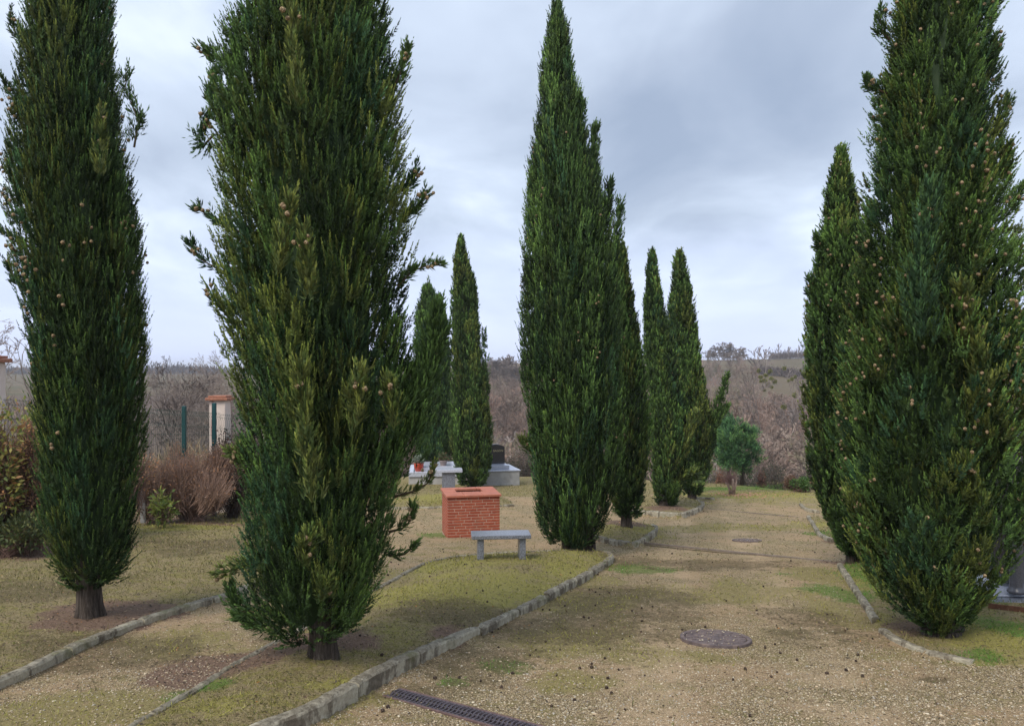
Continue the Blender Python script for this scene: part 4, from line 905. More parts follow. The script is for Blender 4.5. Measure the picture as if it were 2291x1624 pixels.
tag(ed.build('edging_strip', simple('rusty_steel', (.16, .075, .045), .9, .4, 20)), 'low rusty steel edging strip in front of the dark tomb', 'edging')

# ------------------------------------------------------------------ gate pillars, mesh fence, hedge shrubs on the left
m = M('pale_pink_render', .9, .15); stn = m.noise(2.5, 5, .65, stretch=(1.6, 1.6, .25)); m.col(m.mix(m.step(stn, .58, .72), m.ramp(m.noise(7, 4, .6), [(.3, (.60, .50, .44)), (.7, (.70, .60, .54))]), (.38, .22, .20))); MAT_REND = m.m
MAT_OLDT = simple('weathered_tile', (.33, .15, .10), .9, .3, 14, .2, .3)
def pillar(px0, px1, ptop, d, label, stripe):
    xw = (px1 - px0) / F * d; x0 = Xp((px0 + px1) / 2, d); zb = H(x0, d + .2) - .1; zt = Zp(ptop, d)
    t = empty('gate_pillar', (x0, d + xw / 2, zb), label, 'pillar', 'rendered pillars of the boundary fence'); h = zt - zb
    MB().box((0, 0, (h - .12) / 2), (xw, xw, h - .12), bev=.012).build('shaft', MAT_REND, t)
    b = MB(); b.box((0, 0, h - .085), (xw + .15, xw + .15, .07), bev=.01); b.box((0, 0, h - .0245), (xw + .05, xw + .05, .045), bev=.01); b.build('cap', MAT_OLDT, t)
    return t
pillar(-66, -18, 795, 13.2, 'pale rendered pillar with a terracotta cap at the far left edge', False)
pillar(468, 504, 885, 18.8, 'pale rendered pillar with a terracotta cap and pink streaks, behind the russet shrubs', True)
MAT_GREENM = simple('green_coated_steel', (.012, .06, .065), .5, .15, 5, .3)
fence = empty('mesh_fence', (Xp(100, 13.6), 13.6, -1.5), 'dark green wire mesh fence with square posts between the pale pillars', 'fence')
fA = np.array([Xp(-60, 13.0), 13.0]); fB = np.array([Xp(492, 18.55), 18.55]); fC = np.array([Xp(760, 22.0), 22.0])
for (p, q, zt0, zt1) in ((fA, fB, Zp(884, 13.4), Zp(925, 18.2)), (fB, fC, Zp(925, 18.5), Zp(945, 22.0))):
    n_ = int(np.hypot(*(q - p)) / .055); pw_ = MB(); ox, oy, oz = fence.location
    V_, F_ = [], []
    dirv = (q - p) / np.hypot(*(q - p)); nrm_ = np.array([-dirv[1], dirv[0]])
    A_, B_ = [], []
    for i in range(n_ + 1):
        c_ = p + (q - p) * i / n_; zt_ = zt0 + (zt1 - zt0) * i / n_; zb_ = float(g1(c_[1]))
        zs_ = [zb_, zt_ - .42, zt_ - .36, zt_ - .30, zt_ - .17, zt_ - .11, zt_ - .05, zt_ + .0]; of = [0, 0, .045, 0, 0, .045, 0, 0]
        pts_ = [np.array([c_[0] + nrm_[0] * -o_ - ox, c_[1] + nrm_[1] * -o_ - oy, z_ - oz]) for z_, o_ in zip(zs_, of)]
        for a_, b_ in zip(pts_[:-1], pts_[1:]): A_.append(a_); B_.append(b_)
    for hz_ in (-2.3, -1.7, -1.1, -.55, -.36, -.11, -.03):
        A_.append(np.array([p[0] - ox, p[1] - oy, zt0 + hz_ - oz])); B_.append(np.array([q[0] - ox, q[1] - oy, zt1 + hz_ - oz]))
    A_, B_ = np.array(A_), np.array(B_); V, Fq, cc = prisms(A_, B_, np.full(len(A_), .0032), np.full(len(A_), .0032), (.05, .10, .08))
    link('wire_panel', arr_mesh('wire_panel', V, Fq, cc), MAT_TWIG, fence)
for px, d, top in ((414, 17.6, 908), (481, 18.3, 901), (250, 15.6, 896), (100, 14.3, 890), (600, 20.2, 915)):
    x0 = Xp(px, d) - fence.location.x; z0 = float(g1(d)) - fence.location.z; z1 = Zp(top, d) - fence.location.z
    MB().box((x0, d - fence.location.y - .05, (z0 + z1) / 2), (.085, .085, z1 - z0), bev=.006).build('post', MAT_GREENM, fence)
def shrub(name, label, px0, px1, ptop, d, n, ln, wd, palette, twigs=400, twc=(.16, .10, .08), seed=0, dep=.9, leafy=1.0, twl=.35, group='shrubs along the boundary fence', zb=None, up=.6, nb=9):
    r = np.random.default_rng(seed); x0 = Xp((px0 + px1) / 2, d); wx = (px1 - px0) / 2 / F * d; zb = H(x0, d) if zb is None else zb; h = Zp(ptop, d) - zb
    t = empty(name, (x0, d, zb), label, 'shrub', group)
    cb = np.stack([r.uniform(-.62, .62, nb) * wx, r.uniform(-.6, .6, nb) * dep, r.uniform(.35, .74, nb) * h], 1); rb = np.stack([r.uniform(.30, .5, nb) * wx, r.uniform(.3, .5, nb) * dep, r.uniform(.2, .34, nb) * h], 1)
    k = r.integers(0, nb, twigs); dr = unit(r.normal(size=(twigs, 3)) + np.array([0, 0, .2])); B = cb[k] + rb[k] * dr * r.uniform(.6, 1.15, (twigs, 1)); B[:, 2] = np.clip(B[:, 2], .05, h * 1.05)
    A = B * np.array([.72, .72, .5]) + r.normal(0, .04, (twigs, 3)); A[:, 2] = np.maximum(A[:, 2], 0); A[: twigs // 6] = np.array([0, 0, 0]) + r.normal(0, .12, (twigs // 6, 3)) * np.array([wx * .8, .8, 0]); 
    A2 = B - unit(dr + np.array([0, 0, up])) * twl * r.uniform(.5, 1.2, (twigs, 1))
    parts = [prisms(A, A2, np.full(twigs, .007), np.full(twigs, .004), cols(r, twigs, [twc])), prisms(A2, B, np.full(twigs, .005), np.full(twigs, .002), cols(r, twigs, [twc]))]
    V, Fq, cc = merge(parts); link('stem', arr_mesh('stem', V, Fq, cc), MAT_TWIG, t)
    if n:
        k = r.integers(0, nb, n); dr = unit(r.normal(size=(n, 3))); P = cb[k] + rb[k] * dr * r.uniform(.55, 1.08, (n, 1)); P[:, 2] = np.maximum(P[:, 2], r.uniform(0, .3, n))
        P = P + r.normal(0, .03, (n, 3)); D = unit(dr * .7 + r.normal(0, .5, (n, 3)) + np.array([0, 0, up * .5]))
        V, Fq, cc = merge([leafset(P, D, r, ln, wd, cols(r, n, palette))]); link('foliage', arr_mesh('foliage', V, Fq, cc), MAT_LEAF, t)
    return t
LAUR = [(.25, .28, .07), (.36, .34, .09), (.16, .20, .06), (.44, .38, .12), (.34, .18, .08)]
RUS = [(.34, .18, .11), (.26, .15, .09), (.42, .25, .14), (.22, .16, .09), (.48, .24, .10)]
shrub('laurel_bush', 'yellow-green laurel bush at the far left edge below the pillar', -110, 60, 905, 11.6, 3600, .10, .045, LAUR, 500, seed=1)
shrub('laurel_bush', 'laurel bush with yellow leaf tips rising over brown twigs beside the slender cypress', -10, 130, 905, 12.6, 2600, .085, .04, LAUR + RUS[:2], 700, (.18, .11, .08), seed=2)
shrub('brown_shrub', 'brown dry-leaved shrub in front of the fence, left of the slender cypress', -30, 160, 950, 11.9, 6000, .05, .03, RUS, 1500, (.15, .09, .07), seed=3, dep=.7)
shrub('low_shrub', 'low olive-green sprawling shrub at the foot of the left hedge', -60, 95, 1145, 11.3, 2600, .08, .035, [(.10, .13, .045), (.16, .17, .06), (.07, .09, .04)], 300, seed=4, dep=.6)
shrub('russet_shrub', 'russet bare-twigged shrub with a few orange leaves, centre of the left hedge', 335, 530, 985, 17.2, 8000, .045, .022, [(.30, .19, .14), (.36, .23, .15), (.24, .15, .11), (.42, .20, .09), (.32, .22, .17)], 3800, (.30, .20, .155), seed=5, dep=.9, twl=.22, nb=14, up=.9)
shrub('russet_shrub', 'smaller russet shrub tucked beside the slender cypress', 290, 410, 1020, 16.6, 2400, .045, .022, [(.28, .18, .13), (.34, .22, .15), (.42, .22, .10)], 1800, (.27, .18, .14), seed=6, dep=.6, twl=.3)
shrub('dark_shrub', 'dark purple-brown evergreen shrub below the pale pillar', 445, 600, 940, 17.95, 6500, .06, .032, [(.05, .045, .035), (.09, .065, .055), (.035, .05, .03), (.14, .09, .08)], 900, (.08, .06, .05), seed=7)
shrub('yellow_green_plant', 'young plant with upright yellow-green leaves before the russet shrubs', 335, 395, 1092, 15.7, 260, .15, .055, [(.22, .27, .06), (.28, .30, .08), (.14, .20, .05)], 60, seed=8, dep=.25)
for sd_, (a0, a1, tp, dd) in enumerate(((150, 330, 960, 14.2), (560, 760, 1010, 20.5), (740, 900, 1030, 23.5))):
    shrub('russet_shrub', ['hidden russet shrub behind the slender cypress', 'russet shrub behind the big cypress full of cones', 'far russet shrub behind the big cypress, right of the pillar'][sd_], a0, a1, tp, dd, 2500, .06, .03, RUS, 1500, (.17, .11, .09), seed=20 + sd_)
b = MB().box((0, 0, .3), (.10, .06, .7), bev=.008); sp_x, sp_d = Xp(320, 16.2), 16.2
tag(b.build('stone_post', MAT_CONC, None, (sp_x, sp_d, H(sp_x, sp_d) + .1)), 'short pale post half hidden in the russet shrubs', 'post')

# ------------------------------------------------------------------ bare trees
def bare_segments(r, h, spread=.5, limbs=10, levels=4, start=.3, twig=1.0, up=.25, r0=None, nch=4):
    A, B, RA, RB = [], [], [], []
    r0 = r0 or h * .016
    def grow(p, d, ln, rad, lv):
        ns = (9, 4, 3, 2, 1)[lv]; q = p; dd = d; rr = rad; nodes = []
        for i in range(ns):
            dd = dd + r.normal(0, (.05, .16, .2, .22, .2)[lv], 3) + np.array([0, 0, up * (0 if lv == 0 else .25)]); dd = dd / np.linalg.norm(dd)
            e = q + dd * ln / ns; r1 = rad * (1 - (i + 1) / ns * (.8 if lv == 0 else .6)); A.append(q); B.append(e); RA.append(rr); RB.append(r1); q = e; rr = r1; nodes.append((q.copy(), dd.copy(), r1, (i + 1) / ns))
        if lv >= levels: return
        cnt = limbs if lv == 0 else nch
        for k in range(cnt):
            f = start + (1 - start) * (k + r.random()) / cnt if lv == 0 else .25 + .75 * (k + r.random()) / cnt
            nd = nodes[min(len(nodes) - 1, int(f * len(nodes)))]; az = r.uniform(0, 6.28); o = np.array([math.cos(az), math.sin(az), 0]); o = o - nd[1] * (o @ nd[1]); o /= max(np.linalg.norm(o), 1e-6)
            ang = spread * r.uniform(.7, 1.3) * (1.1 - .4 * f if lv == 0 else 1); c = nd[1] * math.cos(ang) + o * math.sin(ang)
            grow(nd[0], c, ln * ((.42, .5, .5, .5)[lv]) * r.uniform(.7, 1.25) * (1.25 - .55 * f), nd[2] * r.uniform(.5, .75), lv + 1)
    grow(np.zeros(3), np.array([0, 0, 1.0]), h * .86, r0, 0)
    return np.array(A), np.array(B), np.array(RA), np.array(RB)
def bare_mesh(r, h, minr, col, **k):
    A, B, RA, RB = bare_segments(r, h, **k); f = h / max(B[:, 2].max(), .1); A *= f; B *= f
    V, Fq, _ = prisms(A, B, np.maximum(RA, minr), np.maximum(RB, minr * .7), col); tt = np.array(col) * np.ones((len(Fq), 3)); return V, Fq, tt, B
TR = np.random.default_rng(5)
MAT_BARE = leafmat('bare_bark', 0.0, .95, .05)
WC = [(.23, .17, .14), (.26, .185, .15), (.19, .145, .12), (.28, .22, .18), (.21, .18, .125), (.29, .195, .155)]
# the wood on the far slope: too many to count
T_ = []
for k_ in range(6):
    V, Fq, c, _ = bare_mesh(TR, 1.0, .0030, (1, 1, 1), spread=TR.uniform(.35, .6), limbs=12, levels=4, start=.18, nch=4, r0=.013); T_.append((V, Fq))
L_ = []
for k_ in range(3):
    V, Fq, c, _ = bare_mesh(TR, 1.0, .007, (1, 1, 1), spread=.5, limbs=11, levels=3, start=.2, nch=4, r0=.014); L_.append((V, Fq))
PV, PF, PC = [], [], []; off = 0; cnt = [0, 0]
def vis(px): return (1050 < px < 1230) or (1510 < px < 1860) or px > 2220
for _ in range(3600):
    y = 52 + (TR.random() ** .8) * 235; x = TR.uniform(-.95, .95) * y; px = CX + F * x / y
    if px < 760: continue
    hi = vis(px)
    if not hi and TR.random() > .22: continue
    if px > 1700 and y > 224: continue
    if px > 1640 and y > 150 + (1800 - px) * .5 and px < 1800 and TR.random() < .8: continue
    tz = float(terr(np.array([x]), np.array([y]))[0]); hgt_ = TR.uniform(6.5, 10.5) * (1 if y < 170 else .8)
    V, Fq = (T_[TR.integers(6)] if hi else L_[TR.integers(3)]); a = TR.uniform(0, 6.28); ca, sa = math.cos(a), math.sin(a); wS = TR.uniform(1.0, 1.5)
    Vt = np.stack([(V[:, 0] * ca - V[:, 1] * sa) * hgt_ * wS + x, (V[:, 0] * sa + V[:, 1] * ca) * hgt_ * wS + y, V[:, 2] * hgt_ + tz - .2], 1)
    PV.append(Vt.astype(np.float32)); PF.append(Fq + off); off += len(V); col = np.array(WC[TR.integers(6)]) * TR.uniform(.75, 1.3)
    if TR.random() < .03: col = np.array([.30, .26, .24])
    PC.append(np.tile(col, (len(Fq), 1))); cnt[0 if hi else 1] += 1
print('wood trees', cnt, 'faces', sum(len(f) for f in PF))
o = link('bare_wood', arr_mesh('bare_wood', np.vstack(PV), np.vstack(PF), np.vstack(PC)), MAT_BARE)
tag(o, 'mass of bare mauve-brown winter trees covering the far slope', 'wood', kind='stuff')
# undergrowth on the slope
n = 150000; y = 40 + TR.random(n) ** 1.3 * 130; x = TR.uniform(-.15, .95, n) * y; px = CX + F * x / y; k_ = (px > 1030) & (px < 2500); x, y = x[k_], y[k_]; n = len(x)
z = np.where(y < 40, -7.7, terr(x, y)); P = np.stack([x, y, z + np.abs(TR.normal(0, 1.1, n))], 1); D = unit(TR.normal(0, .5, (n, 3)) + np.array([0, 0, 1]))
pick = wob(x * .25, y * .25) > .5; cc = np.where(pick[:, None], np.array([.12, .12, .07]), np.array([.22, .165, .14])) * TR.uniform(.6, 1.35, (n, 1))
V, Fq, c = leafset(P, D, TR, .95, .05, cc); o = link('undergrowth', arr_mesh('undergrowth', V, Fq, c), MAT_BARE); tag(o, 'brushy undergrowth between the bare trees on the slope', 'undergrowth', kind='stuff')

def bare_tree(px, ptop, d, zb, label, seed, minr=.012, col=(.15, .125, .115), wide=1.0, group='bare winter trees standing apart on the skyline and behind the fence', **k):
    r = np.random.default_rng(seed); x = Xp(px, d); h = Zp(ptop, d) - zb
    V, Fq, c, B = bare_mesh(r, h, minr, col, **k); V = V * np.array([wide, wide, 1]); t = empty('bare_tree', (x, d, zb), label, 'tree', group)
    me = arr_mesh('crown', V, Fq, c); o = link('crown', me, MAT_BARE, t)
    tb = MB().tube([(0, 0, -.4), (0, 0, h * .04), (0, 0, h * .10)], [h * .022, h * .017, h * .012], 7).build('trunk', MAT_BARKG, t); return t, B * np.array([wide, wide, 1])
MAT_BARKG = simple('grey_bark', (.15, .125, .115), .95, .3, 6)
def zt(px, d): return float(terr(np.array([Xp(px, d)]), np.array([float(d)]))[0])
OAK = dict(spread=.62, limbs=16, levels=4, start=.10, nch=5)
SLIM = dict(spread=.28, limbs=8, levels=3, start=.25, nch=3)
for i, (px, tp, d, lab, k, mr, wd) in enumerate((
    (1608, 764, 300, 'broad round-headed bare oak on the right skyline, leftmost of its clump', OAK, .065, 1.0), (1632, 766, 305, 'bare oak in the middle of the round-headed clump on the skyline', OAK, .065, .9),
    (1656, 774, 310, 'smaller bare oak at the right end of the round-headed clump', OAK, .065, .8), (1584, 778, 295, 'thin bare tree just left of the round-headed clump, by the loose cypress branches', SLIM, .10, 1.0),
    (1692, 772, 250, 'slim forked bare tree crossing the skyline right of the oak clump', SLIM, .09, 1.2), (1714, 776, 255, 'bare tree with upswept forks on the skyline left of the small poplars', SLIM, .09, 1.3),
    (1741, 768, 380, 'upright bare poplar on the right skyline above the field', SLIM, .14, .6), (1764, 775, 385, 'second upright bare poplar, nearer the big right-hand cypresses', SLIM, .14, .6),
    (1786, 772, 380, 'last bare poplar on the skyline before the right-hand cypresses', SLIM, .14, .7),
    (1118, 797, 240, 'bare tree on the skyline seen just right of the cypress behind the well', OAK, .09, .8), (1142, 792, 230, 'dark bare tree on the skyline against the left edge of the tall pointed cypress', OAK, .09, .8))):
    bare_tree(px, tp, d, zt(px, d), lab, 100 + i, mr, (.20, .165, .15), wd * (1.75 if k is OAK else 1.2), **k)
# hedge line and scrub on the ridge field
r = np.random.default_rng(77)
for (pa, pb, d0_, d1_, hh, lab) in ((1722, 1880, 395, 400, 3.2, 'low bare hedge along the top of the ridge field'), (1700, 1880, 290, 262, 2.4, 'dark hedge line across the ridge field below the skyline')):
    n = 5000; u = r.random(n); d = d0_ + (d1_ - d0_) * u; x = (pa + (pb - pa) * u - CX) / F * d + r.normal(0, .5, n); yy = d + r.normal(0, .8, n); z = terr(x, yy) + np.abs(r.normal(0, .45, n)) * hh
    V, Fq, c = leafset(np.stack([x, yy, z], 1), unit(r.normal(0, .4, (n, 3)) + np.array([0, 0, 1])), r, 1.6, .22, np.array([.13, .10, .095]) * r.uniform(.6, 1.3, (n, 1)))
    tag(link('hedgerow', arr_mesh('hedgerow', V, Fq, c), MAT_BARE), lab, 'hedge')
# trees behind the left fence
LZ = lambda px, d: zt(px, d) if d > 40 else (-3.0 if d > 26 else float(g1(d)) - .4)
for i, (px, tp, d, lab, k, mr, wd) in enumerate((
    (-5, 690, 21, 'bare branching tree behind the pillar at the far left edge', OAK, .009, .9), (42, 720, 22, 'thin bare tree behind the wire fence, beside the slender cypress', SLIM, .009, 1.6),
    (372, 795, 44, 'dark-stemmed bare tree behind the fence, nearest the slender cypress', OAK, .016, .8), (405, 812, 48, 'low bare tree between the fence post and the slender cypress', OAK, .016, .9),
    (432, 806, 43, 'thin pale bare tree straight behind the green fence post', OAK, .015, .7), (462, 783, 42, 'tallest pale bare tree behind the fence, above the far pillar', OAK, .015, .8),
    (492, 790, 46, 'bare tree behind the far pillar, against the big cypress full of cones', OAK, .016, .8), (352, 806, 50, 'bare tree edging the slender cypress on its right', OAK, .016, .8),
    (448, 828, 60, 'bushy bare tree on the plain beyond the fence', OAK, .02, 1.1), (395, 832, 66, 'rounded bare tree far out on the plain beyond the fence', OAK, .022, 1.2))):
    bare_tree(px, tp, d, LZ(px, d), lab, 200 + i, mr * .75, (.27, .22, .19) if i != 2 else (.10, .08, .075), wd, **k)
r = np.random.default_rng(78); n = 42000; y = 32 + r.random(n) ** 1.6 * 60; x = r.uniform(-.72, -.25, n) * y; hb = np.clip(wob(x * .35, y * .35), -.7, .8) + .8
zz_ = np.where(y > 40, terr(x, np.maximum(y, 41)), g1(y) - fallz(x, np.minimum(y, 40))); P = np.stack([x, y, zz_ + np.abs(r.normal(0, .8, n)) * hb], 1)
V, Fq, c = leafset(P, unit(r.normal(0, .55, (n, 3)) + np.array([0, 0, 1])), r, .8, .03, np.array([[.38, .30, .19], [.32, .245, .165], [.25, .21, .13]])[r.integers(0, 3, n)] * r.uniform(.6, 1.3, (n, 1)))
tag(link('thicket', arr_mesh('thicket', V, Fq, c), MAT_BARE), 'tangle of bare brown scrub behind the wire fence on the left', 'thicket', kind='stuff')
n = 16000; r = np.random.default_rng(79); y = 560 + r.random(n) * 60; x = r.uniform(-.75, 0, n) * y; z = terr(x, y) + np.abs(r.normal(0, 1.9, n)) * (1 + .5 * wob(x * .03, y * .01))
V, Fq, c = leafset(np.stack([x, y, z], 1), unit(r.normal(0, .4, (n, 3)) + np.array([0, 0, 1])), r, 3, .8, np.array([.11, .10, .115]) * r.uniform(.7, 1.2, (n, 1)))
tag(link('far_treeline', arr_mesh('far_treeline', V, Fq, c), MAT_BARE), 'thin dark line of trees on the far left horizon', 'wood', kind='stuff')

# tree hung with mistletoe
def mistletoe_tree(px, base_d, tp, lab, balls, seed):
    t, B = bare_tree(px, tp, base_d, zt(px, base_d), lab, seed, .045, (.22, .18, .16), 1.0, spread=.5, limbs=9, levels=3, start=.45, nch=4)
    r = np.random.default_rng(seed)
    for (bx_, by_, br_) in balls:
        c0 = np.array(at(bx_, by_, base_d)) - np.array(t.location); c0[1] += r.uniform(-.8, .8); q = br_ / F * base_d
        n = 260; dr = unit(r.normal(size=(n, 3))); P = c0 + dr * q * r.uniform(.15, .85, (n, 1)); V, Fq, c = leafset(P, unit(dr + r.normal(0, .5, (n, 3))), r, q * .5, q * .26, np.array([[.22, .22, .05], [.14, .16, .04], [.30, .28, .08]])[r.integers(0, 3, n)] * r.uniform(.6, 1.2, (n, 1)))
        link('mistletoe', arr_mesh('mistletoe', V, Fq, c), MAT_LEAF, t)
mistletoe_tree(1706, 112, 822, 'bare tree crowded with yellow-green mistletoe balls, left of the mistletoe pair', [(1697, 829, 5), (1725, 831, 5.5), (1702, 844, 5), (1709, 851, 6), (1716, 840, 5), (1722, 847, 5), (1733, 853, 6.5), (1719, 862, 5), (1726, 866, 4), (1700, 853, 4), (1713, 873, 4)], 301)
mistletoe_tree(1762, 118, 822, 'bare tree with a few scattered mistletoe balls, right of the crowded one', [(1757, 824, 5), (1770, 848, 4.5), (1780, 843, 4), (1763, 852, 3.5)], 302)
mistletoe_tree(1774, 104, 870, 'low bare tree with round dark mistletoe balls below the other two', [(1776, 884, 6.5), (1805, 882, 5), (1757, 911, 6.5), (1790, 913, 5.5), (1748, 910, 3.5)], 303)

# ------------------------------------------------------------------ umbrella-headed pines and the pruned stump on the end lawn
def pine(px, pbase, x0p, x1p, ptop, pbot, label, seed, d=None, zb=None):
    x0, d0 = gnd_at(px, pbase); d = d or d0; zb = H(Xp(px, d), d) if zb is None else zb; r = np.random.default_rng(seed); t = empty('pine_tree', (Xp(px, d), d, zb), label, 'pine')
    cx_, rx_ = Xp((x0p + x1p) / 2, d) - t.location.x, (x1p - x0p) / 2 / F * d; zc = (Zp(ptop, d) + Zp(pbot, d)) / 2 - zb; rz_ = (Zp(ptop, d) - Zp(pbot, d)) / 2
    nb = 130; dr = unit(r.normal(size=(nb, 3))); rad = r.uniform(.45, 1.0, (nb, 1)) ** .7; cl = np.array([cx_, 0, zc]) + dr * rad * np.array([rx_, rx_, rz_]) * (1 + .10 * r.normal(size=(nb, 1)))
    npl = 16; O = np.repeat(cl, npl, 0) + r.normal(0, .07, (nb * npl, 3)); D = unit(np.repeat(dr, npl, 0) * .55 + r.normal(0, .45, (nb * npl, 3)) + np.array([0, 0, .7]))
    colb = np.array([[.065, .15, .07], [.09, .20, .085], [.05, .115, .06], [.11, .21, .08]])[r.integers(0, 4, nb)]; colp = np.repeat(colb, npl, 0) * r.uniform(.7, 1.3, (nb * npl, 1))
    V, Fq, c = plumes(O, D, np.full(nb * npl, .20), r, 12, .11, .022, colp, 1.2); link('crown', arr_mesh('crown', V, Fq, c), MAT_CYP, t)
    b = MB(); b.tube([(0, 0, -.1), (.03, 0, zc * .4), (cx_ * .6, 0, zc * .8), (cx_, 0, zc)], [.09, .07, .06, .03], 9)
    for k in range(9):
        i = r.integers(nb); b.tube([(cx_ * .6, 0, zc * r.uniform(.55, .85)), tuple((cl[i] + np.array([0, 0, zc * .7])) / 2 if False else cl[i] * .6 + np.array([0, 0, zc * .35])), tuple(cl[i])], [.035, .02, .01], 5)
    b.build('trunk', MAT_BARK, t, smooth=True); return t
pine(1660, 1108, 1607, 1700, 936, 1062, 'young round-headed green pine on the far lawn, standing in front', 401, d=28.6)
pine(1630, 1085, 1590, 1650, 928, 1040, 'second green pine behind and left of the round-headed one', 402, d=33.0, zb=-4.2)
sx_, sdp = gnd_at(1637, 1106); t = empty('pruned_tree', (sx_, sdp, H(sx_, sdp)), 'small pruned tree with stubby reddish stems and a pale foot on the far lawn', 'tree')
r = np.random.default_rng(9); b = MB()
for k in range(5):
    a = r.uniform(0, 6.28); q = r.uniform(.03, .12); b.tube([(q * .4 * math.cos(a), q * .4 * math.sin(a), -.05), (q * math.cos(a), q * math.sin(a), .22), (q * 2 * math.cos(a) - .05, q * 2 * math.sin(a), r.uniform(.38, .55))], [.055, .042, .03], 7)
b.build('stem', simple('pale_split_wood', (.33, .24, .19), .9, .35, 12), t, smooth=True)
n = 160; A = r.normal(0, .09, (n, 3)) + np.array([-.05, 0, .42]); B = A + unit(r.normal(0, .5, (n, 3)) + np.array([0, 0, 1])) * r.uniform(.12, .36, (n, 1)); V, Fq, c = prisms(A, B, np.full(n, .006), np.full(n, .003), (.22, .13, .12)); link('twigs', arr_mesh('twigs', V, Fq, c), MAT_TWIG, t)
g = MB(); 
for _ in range(220):
    a = r.uniform(0, 6.28); q = abs(r.normal(0, .55)); s_ = r.uniform(.015, .05); x = sx_ + .2 + q * 1.5 * math.cos(a); y = sdp - .2 + q * math.sin(a); g.box((x, y, H(x, y) + s_ * .2), (s_ * 1.5, s_, s_ * .7), rz=a * 3, bev=s_ * .25)
tag(g.build('rubble', simple('reddish_rubble', (.48, .27, .18), .95, .3, 7)), 'scatter of reddish rubble round the pruned tree', 'rubble', kind='stuff')
ED = 'shrubs at the end of the lawn'
shrub('russet_shrub', 'small orange-brown shrub left of the pruned tree at the lawn end', 1600, 1628, 1052, 30.0, 900, .07, .035, [(.30, .14, .08), (.24, .12, .08)], 300, seed=31, group=ED, dep=.3, zb=-3.9)
shrub('russet_shrub', 'reddish dry shrub right of the round-headed pine', 1692, 1712, 1050, 29.5, 1000, .07, .035, [(.26, .13, .09), (.20, .11, .08)], 300, seed=32, group=ED, dep=.3, zb=-3.9)
shrub('clipped_hedge', 'brown clipped hedge block at the lawn end', 1752, 1784, 1064, 27.0, 3200, .06, .03, [(.17, .10, .07), (.13, .10, .06), (.24, .13, .08)], 500, seed=33, group=ED, dep=.4)
shrub('green_shrub', 'bright green leafy shrub beside the brown clipped hedge', 1776, 1815, 1070, 25.8, 2600, .075, .04, [(.09, .17, .045), (.13, .22, .06), (.06, .11, .035)], 300, seed=34, group=ED, dep=.4)
for k, (a0, a1, tp, dd, zb_) in enumerate(((1575, 1700, 1045, 36, -5.2), (1680, 1770, 1030, 37, -5.5), (1740, 1840, 1040, 36, -5.5), (1085, 1180, 1012, 36.5, -5.4), (1120, 1200, 1000, 39, -6.0))):
    shrub('thorn_shrub', ['grey-green scrub beyond the pines', 'dark ivy-green scrub beyond the lawn edge', 'purplish scrub behind the clipped hedge', 'dark scrub just beyond the black headstone', 'dark green scrub against the tall pointed cypress'][k], a0, a1, tp, dd, 4200, .10, .045, [(.06, .065, .04), (.10, .08, .06), (.045, .055, .03), (.12, .10, .07)] if k != 2 else [(.11, .08, .075), (.08, .065, .055)], 1600, (.12, .095, .085), seed=40 + k, group='scrub beyond the lawn edge', zb=zb_, dep=1.5, nb=14, twl=.6)

# ------------------------------------------------------------------ loose things on the ground
r = np.random.default_rng(55)
bedlist = list(beds)
def ground_pts(n, y0, y1, p=1.0, xw=.78):
    y = y0 + (y1 - y0) * r.random(n) ** p; x = r.uniform(-xw, xw, n) * y; z, wh = hgt(x, y); return x, y, z, wh
# short grass and moss tufts
x, y, z, wh = ground_pts(420000, 3.6, 30, 1.7, .72)
mo = mask(x, y, MOSS, 9); gr = mask(x, y, GRN, 5); nd = mask(x, y, NEED, 0); fl = (y > 24.3)
patch = .5 + .5 * np.clip(wob(x * 1.7, y * 1.7) * .8 + wob(x, y, 6) * .5, -1, 1)
prob = np.where((wh > 0) | fl, .75, .10 + .30 * mo) * (.35 + .65 * patch) + .5 * gr * patch - .55 * nd
edge = np.zeros(len(x))
k = r.random(len(x)) < prob; x, y, z, wh, gr, mo = x[k], y[k], z[k], wh[k], gr[k], mo[k]; n = len(x)
P = np.stack([x, y, z - .004], 1); D = unit(r.normal(0, .75, (n, 3)) * np.array([1, 1, .3]) + np.array([0, 0, .75]))
cc = np.array([[.20, .18, .055], [.27, .22, .10], [.15, .16, .05], [.36, .29, .16], [.11, .11, .045]])[r.integers(0, 5, n)]; cc = np.where((r.random(n) < mo * .7)[:, None], np.array([.33, .31, .07]), cc); cc = np.where((r.random(n) < gr * 1.2)[:, None], np.array([.12, .24, .04]), cc) * r.uniform(.6, 1.3, (n, 1))
sc_ = np.clip(y / 7, .8, 2.6)
nr = unit(np.cross(D, unit(r.normal(size=(n, 3))))); ln = r.uniform(.014, .044, n) * sc_ ** .5; ln = ln * np.where(r.random(n) < .09, r.uniform(1.5, 2.6, n), 1); V, Fq = kites(P, D, nr, ln, .0026 * sc_ * r.uniform(.7, 1.4, n))
tag(link('grass', arr_mesh('grass', V, Fq, cc), MAT_LEAF), 'short mossy grass tufts on the beds and gravel', 'grass', kind='stuff'); print('grass', n)
